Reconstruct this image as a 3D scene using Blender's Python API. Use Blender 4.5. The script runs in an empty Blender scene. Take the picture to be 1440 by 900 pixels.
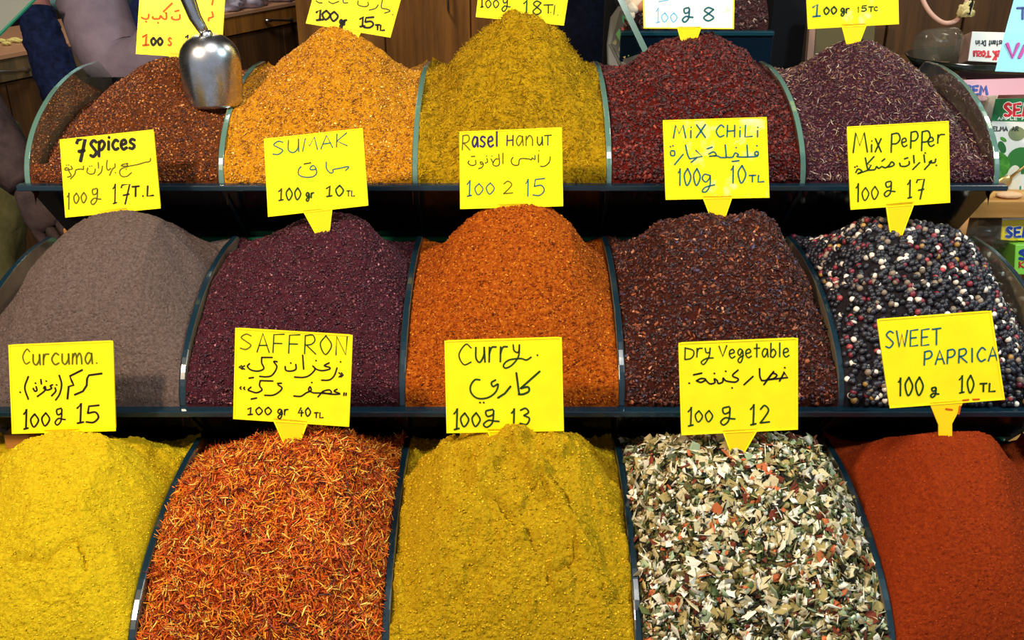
import bpy, math
import numpy as np
from mathutils import Vector, Matrix
PI = math.pi
rng = np.random.default_rng(7)
sc = bpy.context.scene
COL = sc.collection

# ------------------------------------------------------------ camera
F = 1400.0; CX, CY = 720.0, 450.0
PITCH = math.radians(25); CP, SP = math.cos(PITCH), math.sin(PITCH)
CAMZ = 1.75
cam = bpy.data.cameras.new('camera'); cam.lens = 35.0; cam.sensor_width = 36.0
cam.clip_start = 0.02; cam.clip_end = 60
camo = bpy.data.objects.new('camera', cam); COL.objects.link(camo)
camo.location = (0, 0, CAMZ); camo.rotation_euler = (PI/2 - PITCH, 0, 0)
sc.camera = camo
# ------------------------------------------------------------ light
w = bpy.data.worlds.new('world'); sc.world = w; w.use_nodes = True
w.node_tree.nodes['Background'].inputs[0].default_value = (0.80, 0.86, 1.0, 1)
w.node_tree.nodes['Background'].inputs[1].default_value = 0.42

def area(name, loc, target, size, power, color):
    l = bpy.data.lights.new(name, 'AREA'); l.shape = 'DISK'; l.size = size; l.energy = power; l.color = color
    o = bpy.data.objects.new(name, l); COL.objects.link(o); o.location = loc
    o.rotation_euler = (Vector(target) - Vector(loc)).to_track_quat('-Z', 'Y').to_euler()
    return o
area('stall_lamp', (-1.05, 0.15, 2.55), (0, 1.3, 1.15), 0.16, 46, (1.0, 0.80, 0.56))
area('stall_lamp', (0.15, 0.55, 3.0), (0, 1.35, 1.1), 0.5, 24, (1.0, 0.96, 0.9))
area('stall_lamp', (1.6, 0.6, 2.7), (0.3, 1.4, 1.1), 0.3, 26, (0.72, 0.96, 1.0))
area('stall_lamp', (-1.3, 4.0, 3.4), (-1.0, 4.6, 0.8), 0.6, 60, (1.0, 0.9, 0.78))
area('stall_lamp', (1.6, 2.1, 2.9), (1.3, 2.4, 1.2), 0.3, 14, (1.0, 0.9, 0.75))
sc.view_settings.view_transform = 'Standard'; sc.view_settings.look = 'None'
sc.view_settings.gamma = 1; sc.view_settings.use_curve_mapping = False
sc.view_settings.exposure = 0.0

# ------------------------------------------------------------ helpers
def P(px, py, d):                      # point seen at a pixel of the photograph, at depth d
    u = (px - CX)/F; v = (CY - py)/F
    return np.array((u*d, d*(CP + v*SP), CAMZ + d*(-SP + v*CP)))
def Py(px, py, y):
    v = (CY - py)/F
    return P(px, py, y/(CP + v*SP))
def ray(px, py):
    p = P(px, py, 1.0); p[2] -= CAMZ; return p
def onplane(px, py, p0, n):
    r = ray(px, py); c = np.array((0, 0, CAMZ))
    return c + r*(np.dot(p0 - c, n)/np.dot(r, n))
def norm(v): v = np.asarray(v, float); return v/np.linalg.norm(v)
WL = {}
def srgb(r, g, b):
    f = lambda c: (c/255/12.92) if c/255 <= .04045 else ((c/255+.055)/1.055)**2.4
    return (f(r), f(g), f(b))
def meta(o, label=None, cat=None, group=None, kind=None):
    if label: o['label'] = label
    if cat: o['category'] = cat
    if group: o['group'] = group
    if kind: o['kind'] = kind
    return o
def thing(name, loc, label, cat, group=None):
    o = bpy.data.objects.new(name, None); COL.objects.link(o); o.location = Vector(loc); o.empty_display_size = .02
    WL[o] = np.array(loc, float)
    return meta(o, label, cat, group)
def mk(name, V, Fc, mats, parent=None, smooth=False, mi=None, org=None, col=None):
    """one mesh object; V in world coordinates"""
    V = np.asarray(V, float)
    if parent is not None: base = WL[parent] if org is None else np.array(org, float)
    else: base = np.array(org, float) if org is not None else np.array((V[:, 0].mean(), V[:, 1].mean(), V[:, 2].min()))
    me = bpy.data.meshes.new(name)
    L = V - base
    if isinstance(Fc, np.ndarray):
        k = Fc.shape[1]; m = len(Fc)
        me.vertices.add(len(L)); me.vertices.foreach_set('co', L.astype(np.float32).ravel())
        me.loops.add(m*k); me.loops.foreach_set('vertex_index', Fc.astype(np.int32).ravel())
        me.polygons.add(m); me.polygons.foreach_set('loop_start', np.arange(0, m*k, k, dtype=np.int32))
        me.update(calc_edges=True)
    else:
        me.from_pydata([tuple(v) for v in L], [], Fc)
    if not isinstance(mats, (list, tuple)): mats = [mats]
    for m_ in mats: me.materials.append(m_)
    if mi is not None: me.polygons.foreach_set('material_index', np.asarray(mi, dtype=np.int32))
    if smooth: me.polygons.foreach_set('use_smooth', np.ones(len(me.polygons), dtype=bool))
    if col is not None:
        a = me.color_attributes.new('Col', 'FLOAT_COLOR', 'POINT')
        c4 = np.ones((len(L), 4), np.float32); c4[:, :3] = col
        a.data.foreach_set('color', c4.ravel())
    me.update()
    o = bpy.data.objects.new(name, me); COL.objects.link(o); WL[o] = base
    if parent is not None:
        o.parent = parent; o.location = Vector(base - WL[parent])
    else: o.location = Vector(base)
    return o
class MB:
    def __init__(s): s.v = []; s.f = []; s.m = []
    def add(s, V, Fc, m=0):
        n = len(s.v); s.v += [tuple(map(float, p)) for p in V]; s.f += [tuple(i+n for i in f) for f in Fc]; s.m += [m]*len(Fc)
    def prism(s, poly, off, m=0, ms=None):        # polygon (world pts) extruded by vector off
        poly = [np.array(p, float) for p in poly]; n = len(poly); off = np.array(off, float)
        V = poly + [p+off for p in poly]
        s.add(V, [tuple(range(n))[::-1], tuple(range(n, 2*n))], m)
        n0 = len(s.v) - 2*n
        for i in range(n):
            j = (i+1) % n
            s.f.append((n0+i, n0+j, n0+n+j, n0+n+i)); s.m.append(m if ms is None else ms)
    def box(s, a, b, m=0):
        x0, y0, z0 = a; x1, y1, z1 = b
        s.prism([(x0, y0, z0), (x1, y0, z0), (x1, y1, z0), (x0, y1, z0)], (0, 0, z1-z0), m)
    def tube(s, pts, r, m=0, n=10, cap=True):
        pts = [np.array(p, float) for p in pts]; N = len(pts)
        rr = r if hasattr(r, '__len__') else [r]*N
        up = None; base = len(s.v); V = []
        for i in range(N):
            t = norm(pts[min(i+1, N-1)] - pts[max(i-1, 0)])
            if up is None:
                up = np.cross(t, (0, 0, 1.)) if abs(t[2]) < .9 else np.cross(t, (1., 0, 0))
            up = norm(up - t*np.dot(up, t)); sd = np.cross(t, up)
            for k in range(n):
                a = 2*PI*k/n; V.append(pts[i] + (up*math.cos(a) + sd*math.sin(a))*rr[i])
        Fc = [(i*n+k, i*n+(k+1) % n, (i+1)*n+(k+1) % n, (i+1)*n+k) for i in range(N-1) for k in range(n)]
        if cap: Fc += [tuple(range(n))[::-1], tuple(range((N-1)*n, N*n))]
        s.add(V, Fc, m)
    def make(s, name, mats, parent=None, smooth=False, org=None):
        return mk(name, s.v, s.f, mats, parent, smooth, s.m, org)

def bevel(o, w=.001, seg=2):
    m = o.modifiers.new('bevel', 'BEVEL'); m.width = w; m.segments = seg; m.limit_method = 'ANGLE'; return o

# ------------------------------------------------------------ noise
_tab = np.random.default_rng(3).random((256, 256))
def vnoise(x, y):
    xi = np.floor(x).astype(int); yi = np.floor(y).astype(int); fx = x-xi; fy = y-yi
    fx = fx*fx*(3-2*fx); fy = fy*fy*(3-2*fy)
    g = lambda a, b: _tab[a % 256, b % 256]
    return (g(xi, yi)*(1-fx)+g(xi+1, yi)*fx)*(1-fy) + (g(xi, yi+1)*(1-fx)+g(xi+1, yi+1)*fx)*fy - .5
def fbm(x, y, o=4, g=.5):
    s = 0; a = 1.
    for k in range(o): s = s + a*vnoise(x*2**k + 17.3*k, y*2**k + 9.1*k); a *= g
    return s

# ------------------------------------------------------------ materials
def nodes(name):
    m = bpy.data.materials.new(name); m.use_nodes = True
    nt = m.node_tree; b = nt.nodes['Principled BSDF']; return m, nt, b
def setp(b, **k):
    for n, v in k.items():
        n = {'spec': 'Specular IOR Level', 'rough': 'Roughness', 'metal': 'Metallic', 'trans': 'Transmission Weight', 'coat': 'Coat Weight', 'sss': 'Subsurface Weight', 'sheen': 'Sheen Weight', 'ior': 'IOR', 'alpha': 'Alpha'}[n]
        b.inputs[n].default_value = v
def plain(name, rgb, **k):
    m, nt, b = nodes(name); b.inputs['Base Color'].default_value = (*rgb, 1); setp(b, **k); return m
def ramp(nt, src, stops):
    r = nt.nodes.new('ShaderNodeValToRGB'); e = r.color_ramp.elements
    while len(e) < len(stops): e.new(.5)
    for i, (p, c) in enumerate(stops): e[i].position = p; e[i].color = (*c, 1)
    nt.links.new(src, r.inputs[0]); return r.outputs[0]
def coords(nt, scale=(1, 1, 1), rot=(0, 0, 0)):
    t = nt.nodes.new('ShaderNodeTexCoord'); mp = nt.nodes.new('ShaderNodeMapping')
    mp.inputs['Scale'].default_value = scale; mp.inputs['Rotation'].default_value = rot
    nt.links.new(t.outputs['Object'], mp.inputs[0]); return mp.outputs[0]
def noise(nt, vec, s, d=4, r=.6):
    n = nt.nodes.new('ShaderNodeTexNoise'); n.inputs['Scale'].default_value = s; n.inputs['Detail'].default_value = d
    n.inputs['Roughness'].default_value = r
    nt.links.new(vec, n.inputs['Vector']); return n.outputs['Fac']
def bump(nt, b, h, strength, dist):
    n = nt.nodes.new('ShaderNodeBump'); n.inputs['Strength'].default_value = strength; n.inputs['Distance'].default_value = dist
    nt.links.new(h, n.inputs['Height']); nt.links.new(n.outputs[0], b.inputs['Normal'])
def powder(name, stops, big=None, s=300, bs=.5):
    """fine powder: speckled colour, optional large-scale second tint"""
    m, nt, b = nodes(name); v = coords(nt)
    n1 = noise(nt, v, s, 3, .7); c = ramp(nt, n1, stops)
    if big:
        n2 = noise(nt, v, 9, 3, .5); mx = nt.nodes.new('ShaderNodeMix'); mx.data_type = 'RGBA'; mx.blend_type = 'MULTIPLY'
        f = ramp(nt, n2, [(.35, (0, 0, 0)), (.65, (1, 1, 1))]); nt.links.new(f, mx.inputs['Factor'])
        nt.links.new(c, mx.inputs[6]); mx.inputs[7].default_value = (*big, 1); c = mx.outputs[2]
    nt.links.new(c, b.inputs['Base Color']); setp(b, rough=.95, spec=.1)
    n3 = noise(nt, v, s*2.2, 4, .8); bump(nt, b, n3, bs, .003); return m
def colattr(name, rough=.6, spec=.4):
    m, nt, b = nodes(name); a = nt.nodes.new('ShaderNodeAttribute'); a.attribute_name = 'Col'
    nt.links.new(a.outputs['Color'], b.inputs['Base Color']); setp(b, rough=rough, spec=spec); return m
def wood(name, dark, light, rot=(0, 0, 0), sc_=(1, 1, 1), rough=.55):
    m, nt, b = nodes(name); v = coords(nt, sc_, rot)
    n1 = noise(nt, v, 18, 6, .65); c = ramp(nt, n1, [(.3, dark), (.5, tuple((a+b_)/2 for a, b_ in zip(dark, light))), (.68, light)])
    nt.links.new(c, b.inputs['Base Color']); setp(b, rough=rough, spec=.3); bump(nt, b, n1, .2, .002); return m

M = {}
M['grain'] = colattr('spice_grain', .55, .45); M['matte'] = colattr('spice_fibre', .8, .2); M['corn'] = colattr('peppercorn_skin', .42, .5)
m, nt, b = nodes('pane_glass')                       # bin glass with a film of spice dust
gl = nt.nodes.new('ShaderNodeBsdfGlass'); gl.inputs['Color'].default_value = (.80, .93, .90, 1); gl.inputs['IOR'].default_value = 1.12; gl.inputs['Roughness'].default_value = .03
mx = nt.nodes.new('ShaderNodeMixShader'); nz = noise(nt, coords(nt), 14, 5, .7)
fr = ramp(nt, nz, [(.3, (.5, .5, .5)), (.75, (.85, .85, .85))]); nt.links.new(fr, mx.inputs[0])
b.inputs['Base Color'].default_value = (*srgb(122, 108, 84), 1); setp(b, rough=.3, spec=.5)
nt.links.new(gl.outputs[0], mx.inputs[1]); nt.links.new(b.outputs[0], mx.inputs[2]); nt.links.new(mx.outputs[0], nt.nodes['Material Output'].inputs[0]); M['glass'] = m
m2_ = m.copy(); m2_.name = 'clear_pane_glass'
for n_ in m2_.node_tree.nodes:
    if n_.type == 'VALTORGB':
        n_.color_ramp.elements[0].color = (.12, .12, .12, 1); n_.color_ramp.elements[1].color = (.45, .45, .45, 1)
M['glass_clear'] = m2_
M['edge'] = plain('polished_glass_edge', (.006, .022, .036), rough=.2, spec=.6, coat=.25)
M['edge_light'] = plain('pale_glass_edge', (.10, .20, .16), rough=.15, spec=.9, coat=1.0)
M['edge_green'] = plain('green_glass_edge', (.02, .20, .12), rough=.2, spec=.8)
m, nt, b = nodes('dark_glass_panel'); nz = noise(nt, coords(nt), 11, 5, .7)
nt.links.new(ramp(nt, nz, [(.35, (.004, .004, .007)), (.6, (.009, .008, .009)), (.8, (.035, .028, .018))]), b.inputs['Base Color']); setp(b, rough=.12, spec=.35); M['panel'] = m
M['black'] = plain('black_board', (.004, .004, .006), rough=.7, spec=.2)

# ------------------------------------------------------------ bins
W = .30; STEP_Y, STEP_Z = .2995, .2115
TIER = [(1.487, 1.285), (1.184, 1.061), (.888, .862)]       # front edge (y, z) of back, middle, front tier
DA, DBz = .28, .133
RID = .20                                             # ridge distance behind the front edge
def divz(s): s = np.clip(s, 0, DA); return DBz*np.sqrt(np.clip(1-((DA-s)/DA)**2, 0, 1))
LBL = ['back tier of the stepped glass spice display, holding five heaps', 'middle tier of the stepped glass spice display, holding five heaps', 'front tier of the stepped glass spice display, nearest and lowest']
TH = .009
for ti, (yf, zf) in enumerate(TIER):
    t = thing('glass_display_tier', (0, yf+.2, zf-.129), LBL[ti], 'display', 'stepped tiers of the spice display')
    # front panel, slanting down and back
    a = np.array((0, yf, zf)); bt = np.array((0, yf+.119, zf-.129)); nrm = norm(np.cross(bt-a, (1, 0, 0)));
    if nrm[1] > 0: nrm = -nrm
    q = MB(); X = .752
    q.prism([(-X, *a[1:]), (X, *a[1:]), (X, *bt[1:]), (-X, *bt[1:])], -nrm*.008)
    q.make('front_panel', M['panel'], t)
    q = MB(); q.box((-X-.012, yf-.012, zf-.004), (X+.012, yf+.004, zf+.005)); bevel(q.make('front_rail', M['edge'], t), .0015)
    q = MB(); q.box((-X, bt[1]-.012, bt[2]-.002), (X, bt[1]+.012, bt[2]+.004)); q.make('bottom_rail', M['edge_green'], t)
    for i in range(6):
        x = -.75 + W*i
        if 0 < i < 5:
            q = MB(); o_ = np.array((x-.003, 0, 0)); c1 = a+nrm*.001; c2 = bt+nrm*.001
            q.prism([o_+c1, o_+c1+(.006, 0, 0), o_+c2+(.006, 0, 0), o_+c2], nrm*.002); q.make('panel_seam', M['edge'], t)
        prof = [(yf + s, zf + divz(s)) for s in DA*(1-np.cos(np.linspace(0, PI/2, 26)))]
        prof += [(yf+.34, zf+DBz-.004), (yf+.385, zf+.095), (yf+.385, zf+.06), (yf+.119, zf-.125), (yf+.004, zf-.004)]
        poly = [(x-TH/2, y_, z_) for y_, z_ in prof]; q = MB(); q.prism(poly, (TH, 0, 0), 0, 1)
        o = q.make('divider', [M['glass_clear'] if ti == 0 else M['glass'], M['edge_light'] if ti == 0 else M['edge']], t); bevel(o, .0016)
    q = MB(); q.box((-X, yf+.385, zf-.12), (X, yf+.392, zf+.09)); q.make('back_panel', M['black'], t)
    q = MB(); q.prism([(-X, yf+.119, zf-.129), (X, yf+.119, zf-.129), (X, yf+.39, zf-.129), (-X, yf+.39, zf-.129)], (0, 0, .006)); q.make('bottom_panel', M['black'], t)
t = thing('display_base', (0, 1.45, 0), 'dark stepped base cabinet carrying the glass spice tiers', 'stand')
for ti, (yf, zf) in enumerate(TIER):
    q = MB(); q.box((-.74, yf+.13, 0), (.74, yf+.40, zf-.131)); q.make('base_box', M['black'], t)

# ------------------------------------------------------------ heaps
class Heap:
    def __init__(s, tier, slot, sil, shear=0., lump=.004, lf=14, p=1.55, gap=.0048, inset=.010, extra=None, seed=0, il=None, ir=None):
        s.il = inset if il is None else il; s.ir = inset if ir is None else ir
        s.yf, s.zf = TIER[tier]; s.x0 = -.75 + W*slot + gap; s.x1 = -.75 + W*(slot+1) - gap
        yr = s.yf + RID; pts = np.array([Py(px, py, yr) for px, py in sil])
        s.rx = pts[:, 0]; s.rz = pts[:, 2]-s.zf; s.shear = shear; s.lump = lump; s.lf = lf; s.p = p; s.inset = inset; s.extra = extra; s.seed = seed
    def ridge(s, x):
        acc = 0
        for k in (-.012, -.006, 0, .006, .012): acc = acc + np.interp(x+k, s.rx, s.rz)
        return acc/5
    def z(s, x, y, detail=True):
        sy = np.clip(y - s.yf, 0, None); t = sy/RID
        side = np.clip(np.minimum((x-s.x0), (s.x1-x)), 0, 1); sf = np.clip(side/.06, 0, 1)**.6
        R = s.ridge(x + s.shear*(1-np.clip(t, 0, 1)))
        tc = np.clip(t, 0, 1); P_ = s.p
        fx = np.clip((x-s.x0)/(s.x1-s.x0), 0, 1); ins = s.il*(1-fx) + s.ir*fx; B = divz(sy)
        B = B - np.minimum(ins, B*.97)*np.clip(tc*4, 0, 1)          # along the dividers
        C = R*(1-(1-tc)**P_)**(1/P_)                        # across the heap
        back = np.clip(t-1, 0, 1)/.85
        C = C*(1-back) + np.minimum(C, .10)*back
        h = B + (C-B)*sf
        if detail:
            k = np.clip(tc*6, .15, 1)
            h = h + k*s.lump*fbm((x+5+s.seed)*s.lf*2, (y+3)*s.lf*2, 3)*1.6
            if s.extra is not None: h = h + k*s.extra(x, y, s)
        return s.zf + .002 + h
    def base(s, name, mat, nx, ny, fine, label, ff=160, back=.36, **kw):
        xs = np.linspace(s.x0, s.x1, nx); u = np.linspace(0, 1, ny); 
        ys = s.yf + .002 + back*(.45*u**2.0 + .55*u)
        Xg, Yg = np.meshgrid(xs, ys)
        Z = s.z(Xg, Yg)
        if fine:
            nzx = (Xg+3+s.seed)*ff; nzy = (Yg+3)*ff*1.1 + Z*ff
            d = fbm(nzx, nzy, 4, .75)
            Z = Z + fine*d; Yg = Yg - fine*.8*fbm(nzx+40, nzy+11, 4, .75)*(u[:, None] > .01)
        G3 = np.pad(np.stack([Xg, Yg, Z], -1), ((1, 1), (1, 1), (0, 0)), 'edge')
        G3[:, 0, 2] -= .05; G3[:, -1, 2] -= .05; G3[-1, :, 2] -= .05; G3[0, :, 2] = s.zf-.004
        V = G3.reshape(-1, 3); i = np.arange((nx+2)*(ny+2)).reshape(ny+2, nx+2)
        Fc = np.stack([i[:-1, :-1], i[:-1, 1:], i[1:, 1:], i[1:, :-1]], -1).reshape(-1, 4)
        # skirt down at the back and front so the heap has a body
        o = mk(name, V, Fc, mat, smooth=True, org=((s.x0+s.x1)/2, s.yf+.18, s.zf))
        meta(o, label, 'spice', 'heaps of ground and dried spices', 'stuff'); s.obj = o
        return o
    def sample(s, n, ymax=.30):
        """n surface points, even by area as seen from the front; returns pos, normal"""
        out = []; tot = 0
        while tot < n:
            k = n*2; x = rng.uniform(s.x0+.002, s.x1-.002, k); y = s.yf + .001 + ymax*rng.random(k)**1.35
            e = .002; z0 = s.z(x, y); zx = (s.z(x+e, y)-s.z(x-e, y))/(2*e); zy = (s.z(x, y+e)-s.z(x, np.maximum(y-e, s.yf)))/(2*e)
            A = np.sqrt(1+zx**2+np.minimum(zy, 8)**2); pd = ((y-s.yf)/ymax)**(1-1/1.35)+.02
            wgt = A*pd; ok = rng.random(k) < wgt/4.0
            nn = np.stack([-zx, -zy, np.ones_like(zx)], -1); nn /= np.linalg.norm(nn, axis=1)[:, None]
            p = np.stack([x, y, z0], -1)[ok]; out.append(np.concatenate([p, nn[ok]], 1)); tot += ok.sum()
        o = np.concatenate(out)[:n]; return o[:, :3], o[:, 3:]
    def hit(s, px, py):
        d = 1.0
        while d < 2.4:
            q = P(px, py, d)
            if q[1] > s.yf and q[2] < float(s.z(np.array([q[0]]), np.array([q[1]]))[0]): return d
            d += .002
        return None

# granule templates
OCT = (np.array([(1, 0, 0), (-1, 0, 0), (0, 1, 0), (0, -1, 0), (0, 0, 1), (0, 0, -1)], float), np.array([(0, 2, 4), (2, 1, 4), (1, 3, 4), (3, 0, 4), (2, 0, 5), (1, 2, 5), (3, 1, 5), (0, 3, 5)]))
TET = (np.array([(1, 0, -.4), (-.5, .87, -.4), (-.5, -.87, -.4), (0, 0, 1)], float), np.array([(0, 1, 3), (1, 2, 3), (2, 0, 3), (0, 2, 1)]))
CHIP = (np.array([(1, .1, 0), (.2, .9, .15), (-.9, .6, 0), (-.8, -.7, .12), (.5, -.9, 0), (1, .1, -.3), (.2, .9, -.15), (-.9, .6, -.3), (-.8, -.7, -.18), (.5, -.9, -.3)], float),
        np.array([(0, 1, 2), (0, 2, 3), (0, 3, 4), (0, 5, 6), (0, 6, 1), (1, 6, 7), (1, 7, 2), (2, 7, 8), (2, 8, 3), (3, 8, 9), (3, 9, 4), (4, 9, 5), (4, 5, 0), (7, 6, 5), (8, 7, 5), (9, 8, 5)]))
def bent(n=4, bow=.25):
    V = []; Fc = []
    for i in range(n):
        t = -1+2*i/(n-1); r = (.55+.45*math.cos(t*1.3))
        for k in range(3):
            a = 2*PI*k/3; V.append((t, bow*(1-t*t)*8/8 + 0*a, 0)); V[-1] = (t, V[-1][1]+.09*r*math.cos(a), .09*r*math.sin(a))
    for i in range(n-1):
        for k in range(3):
            a, b_ = i*3+k, i*3+(k+1) % 3; Fc += [(a, b_, b_+3), (a, b_+3, a+3)]
    return np.array(V), np.array(Fc)
SHRED = bent(4, .25); NEEDLE = bent(3, .12)
def ico(sub=1):
    import bmesh
    bm = bmesh.new(); bmesh.ops.create_icosphere(bm, subdivisions=sub+1, radius=1)
    V = np.array([v.co[:] for v in bm.verts]); Fc = np.array([[v.index for v in f.verts] for f in bm.faces]); bm.free(); return V, Fc
ICO = ico(1)
def frames(nrm, tilt, n):
    nn = nrm + rng.normal(0, tilt, (n, 3)); nn /= np.linalg.norm(nn, axis=1)[:, None]
    r = rng.normal(size=(n, 3)); tx = np.cross(nn, r); tx /= np.linalg.norm(tx, axis=1)[:, None]; ty = np.cross(nn, tx)
    return np.stack([tx, ty, nn], 1)                  # rows = axes
def build_granules(pos, fr, scl, col, tmpl, name, mat, parent, vj=.0, smooth=False):
    V, Fc = tmpl; n = len(pos); k = len(V)
    L = V[None]*scl[:, None, :]
    if vj: L = L*(1+rng.uniform(-vj, vj, (n, k, 1)))
    Wd = np.einsum('nki,nij->nkj', L, fr) + pos[:, None, :]
    FF = (Fc[None] + (np.arange(n)*k)[:, None, None]).reshape(-1, Fc.shape[1])
    o = mk(name, Wd.reshape(-1, 3), FF, mat, parent, smooth, col=np.repeat(col, k, 0)); o['kind'] = 'stuff'; return o
def palette(n, cols, wts, var=.18):
    cols = np.array([srgb(*c) for c in cols]); w_ = np.array(wts, float); w_ /= w_.sum()
    c = cols[rng.choice(len(cols), n, p=w_)]; return np.clip(c*(1+rng.normal(0, var, (n, 1))), .001, 1)
def scatter(h, n, tmpl, size, cols, wts, name='grains', mat='grain', tilt=.5, lift=.0, vj=.2, var=.2, ymax=.35, singles=0, smooth=False, single='grain'):
    """size: (sx, sy, sz, variation)"""
    pos, nr = h.sample(n, ymax); fr = frames(nr, tilt, n); sx, sy, sz, sv = size
    sc_ = np.array([sx, sy, sz])[None]*np.exp(rng.normal(0, sv, (n, 1)))
    sc_ = np.clip(sc_, 0, np.array([sx, sy, sz])*(1.45 if tmpl is SHRED else 1.9))
    pos = pos + nr*(lift + rng.uniform(-.3, 1, (n, 1))*min(sx, sy)*.5)
    edge = np.clip(np.abs(fr[:, 0, 0])*sx, 0, .02)
    pos[:, 0] = np.clip(pos[:, 0], h.x0+edge*.8, h.x1-edge*.8)
    col = palette(n, cols, wts, var)
    if singles:                                       # the largest and best seen ones are objects of their own
        vis = (pos[:, 1] < h.yf+RID*.98)
        dist = np.linalg.norm(pos - np.array((0, 0, CAMZ)), axis=1)
        px_y = CY - F*((pos[:, 1]*SP + (pos[:, 2]-CAMZ)*CP))/((pos[:, 1]*CP - (pos[:, 2]-CAMZ)*SP))
        px_x = CX + F*pos[:, 0]/((pos[:, 1]*CP - (pos[:, 2]-CAMZ)*SP))
        vis &= (px_y < 895) & (px_x > 5) & (px_x < 1435)
        score = sc_.prod(1)**(1/3)/dist + (~vis)*-9
        idx = np.argsort(-score)[:singles]; keep = np.ones(n, bool); keep[idx] = False
        V, Fc = tmpl; pal = palette(10, cols, wts, var*.6)
        pal = np.array([srgb(*cols[i % len(cols)]) for i in range(len(cols))])
        meshes = []
        for c in pal:
            me = bpy.data.meshes.new(single); vv = V*(1+rng.uniform(-vj, vj, (len(V), 1)))
            me.from_pydata([tuple(p) for p in vv], [], [tuple(f) for f in Fc]); me.materials.append(M[mat])
            if smooth: me.polygons.foreach_set('use_smooth', np.ones(len(me.polygons), bool))
            a = me.color_attributes.new('Col', 'FLOAT_COLOR', 'POINT'); a.data.foreach_set('color', np.tile(np.array([*c, 1], np.float32), len(V)))
            meshes.append(me)
        w_ = np.array(wts, float)/sum(wts); base = WL[h.obj]
        for i in idx:
            o = bpy.data.objects.new(single, meshes[rng.choice(len(pal), p=w_)]); COL.objects.link(o); o.parent = h.obj
            R = Matrix([[*(fr[i][:, r]*sc_[i]), pos[i][r]-base[r]] for r in range(3)] + [[0, 0, 0, 1]])
            o.matrix_local = R; WL[o] = pos[i]
        pos, fr, sc_, col = pos[keep], fr[keep], sc_[keep], col[keep]
    return build_granules(pos, fr, sc_, col, tmpl, name, M[mat], h.obj, vj, smooth)

def crease(poly, width, depth):
    """a raised or sunk wandering line on a heap, points in world x, y"""
    A = np.array(poly)
    def f(x, y, s):
        best = np.full(np.shape(x), 9.)
        wx = x + .004*fbm(x*90, y*90, 2); wy = y + .004*fbm(x*90+7, y*90, 2)
        for (ax, ay), (bx, by) in zip(A[:-1], A[1:]):
            dx, dy = bx-ax, by-ay; tt = np.clip(((wx-ax)*dx+(wy-ay)*dy)/(dx*dx+dy*dy), 0, 1)
            best = np.minimum(best, np.hypot(wx-ax-tt*dx, wy-ay-tt*dy))
        return depth*np.exp(-(best/width)**2)
    return f
def multi(*fs): return lambda x, y, s: sum(f(x, y, s) for f in fs)
def lumps(thr, amp, fq):
    def f(x, y, s):
        n = fbm(x*fq+3, y*fq+8, 3); return amp*np.clip(n-thr, 0, .25)*4
    return f

def hits(h, pts):
    out = []
    for px, py in pts:
        d = h.hit(px, py)
        if d: q = P(px, py, d); out.append((q[0], q[1]))
    return out
S = {}
# --- back tier
h = Heap(0, 0, [(60, 250), (80, 205), (100, 178), (120, 155), (165, 118), (210, 90), (240, 80), (290, 90), (325, 105), (345, 125)], seed=1, lump=.003, il=.066); S['seven'] = h
h.base('spice_heap', powder('seven_spice_bed', [(.3, srgb(40, 18, 8)), (.6, srgb(110, 55, 20))]), 70, 60, 0, 'heap of reddish brown seven-spice grains with the metal scoop in it')
scatter(h, 15000, OCT, (.0021, .0014, .0012, .25), [(108, 52, 20), (156, 86, 32), (64, 28, 14), (44, 20, 16), (204, 140, 76), (116, 50, 26)], [5, 4, 4, 3, 1, 3])
h = Heap(0, 1, [(335, 128), (370, 105), (410, 75), (440, 52), (462, 38), (490, 40), (530, 68), (570, 95), (592, 112)], seed=2, p=1.35, lump=.007, lf=9)
h.base('spice_heap', powder('gold_sumac_bed', [(.3, srgb(150, 90, 10)), (.6, srgb(205, 140, 20))]), 110, 90, .003, 'heap of coarse golden ochre spice rising to a point, back tier'); S['sumac'] = h
scatter(h, 19000, OCT, (.0020, .0011, .0009, .3), [(188, 122, 16), (214, 152, 36), (158, 92, 12), (126, 72, 10), (240, 204, 110)], [5, 4, 4, 2, .7])
h = Heap(0, 2, [(600, 118), (630, 92), (660, 66), (690, 40), (715, 25), (745, 18), (775, 36), (800, 60), (830, 95), (852, 118)], seed=3, p=1.35, lump=.009, lf=9, extra=lumps(.02, .006, 40)); S['hanout'] = h
h.base('spice_heap', powder('shredded_root_bed', [(.3, srgb(130, 98, 6)), (.6, srgb(180, 140, 12))]), 120, 100, .004, 'tall heap of fibrous yellow green shredded root, centre of the back tier')
scatter(h, 16000, SHRED, (.0042, .0036, .0036, .4), [(190, 148, 10), (168, 130, 8), (140, 110, 6), (216, 178, 34), (120, 98, 8)], [5, 4, 3, 2, 2], mat='matte', tilt=.7, name='fibres')
h = Heap(0, 3, [(862, 105), (890, 85), (930, 60), (960, 50), (1000, 46), (1030, 62), (1060, 85), (1085, 112), (1100, 140)], seed=4, lump=.004); S['chili'] = h
h.base('spice_heap', powder('chili_bed', [(.3, srgb(40, 8, 6)), (.6, srgb(95, 20, 12))]), 80, 70, 0, 'heap of coarse dark red chili flakes, back tier')
scatter(h, 11000, CHIP, (.0030, .0022, .0022, .3), [(92, 22, 16), (66, 13, 13), (40, 8, 12), (118, 36, 24), (160, 64, 40)], [5, 5, 4, 2, .5], name='flakes', tilt=.7)
h = Heap(0, 4, [(1108, 112), (1130, 92), (1165, 70), (1195, 55), (1222, 58), (1260, 78), (1300, 108), (1325, 150), (1345, 215), (1356, 250)], seed=5, lump=.003, ir=.045); S['mixpep'] = h
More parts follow.
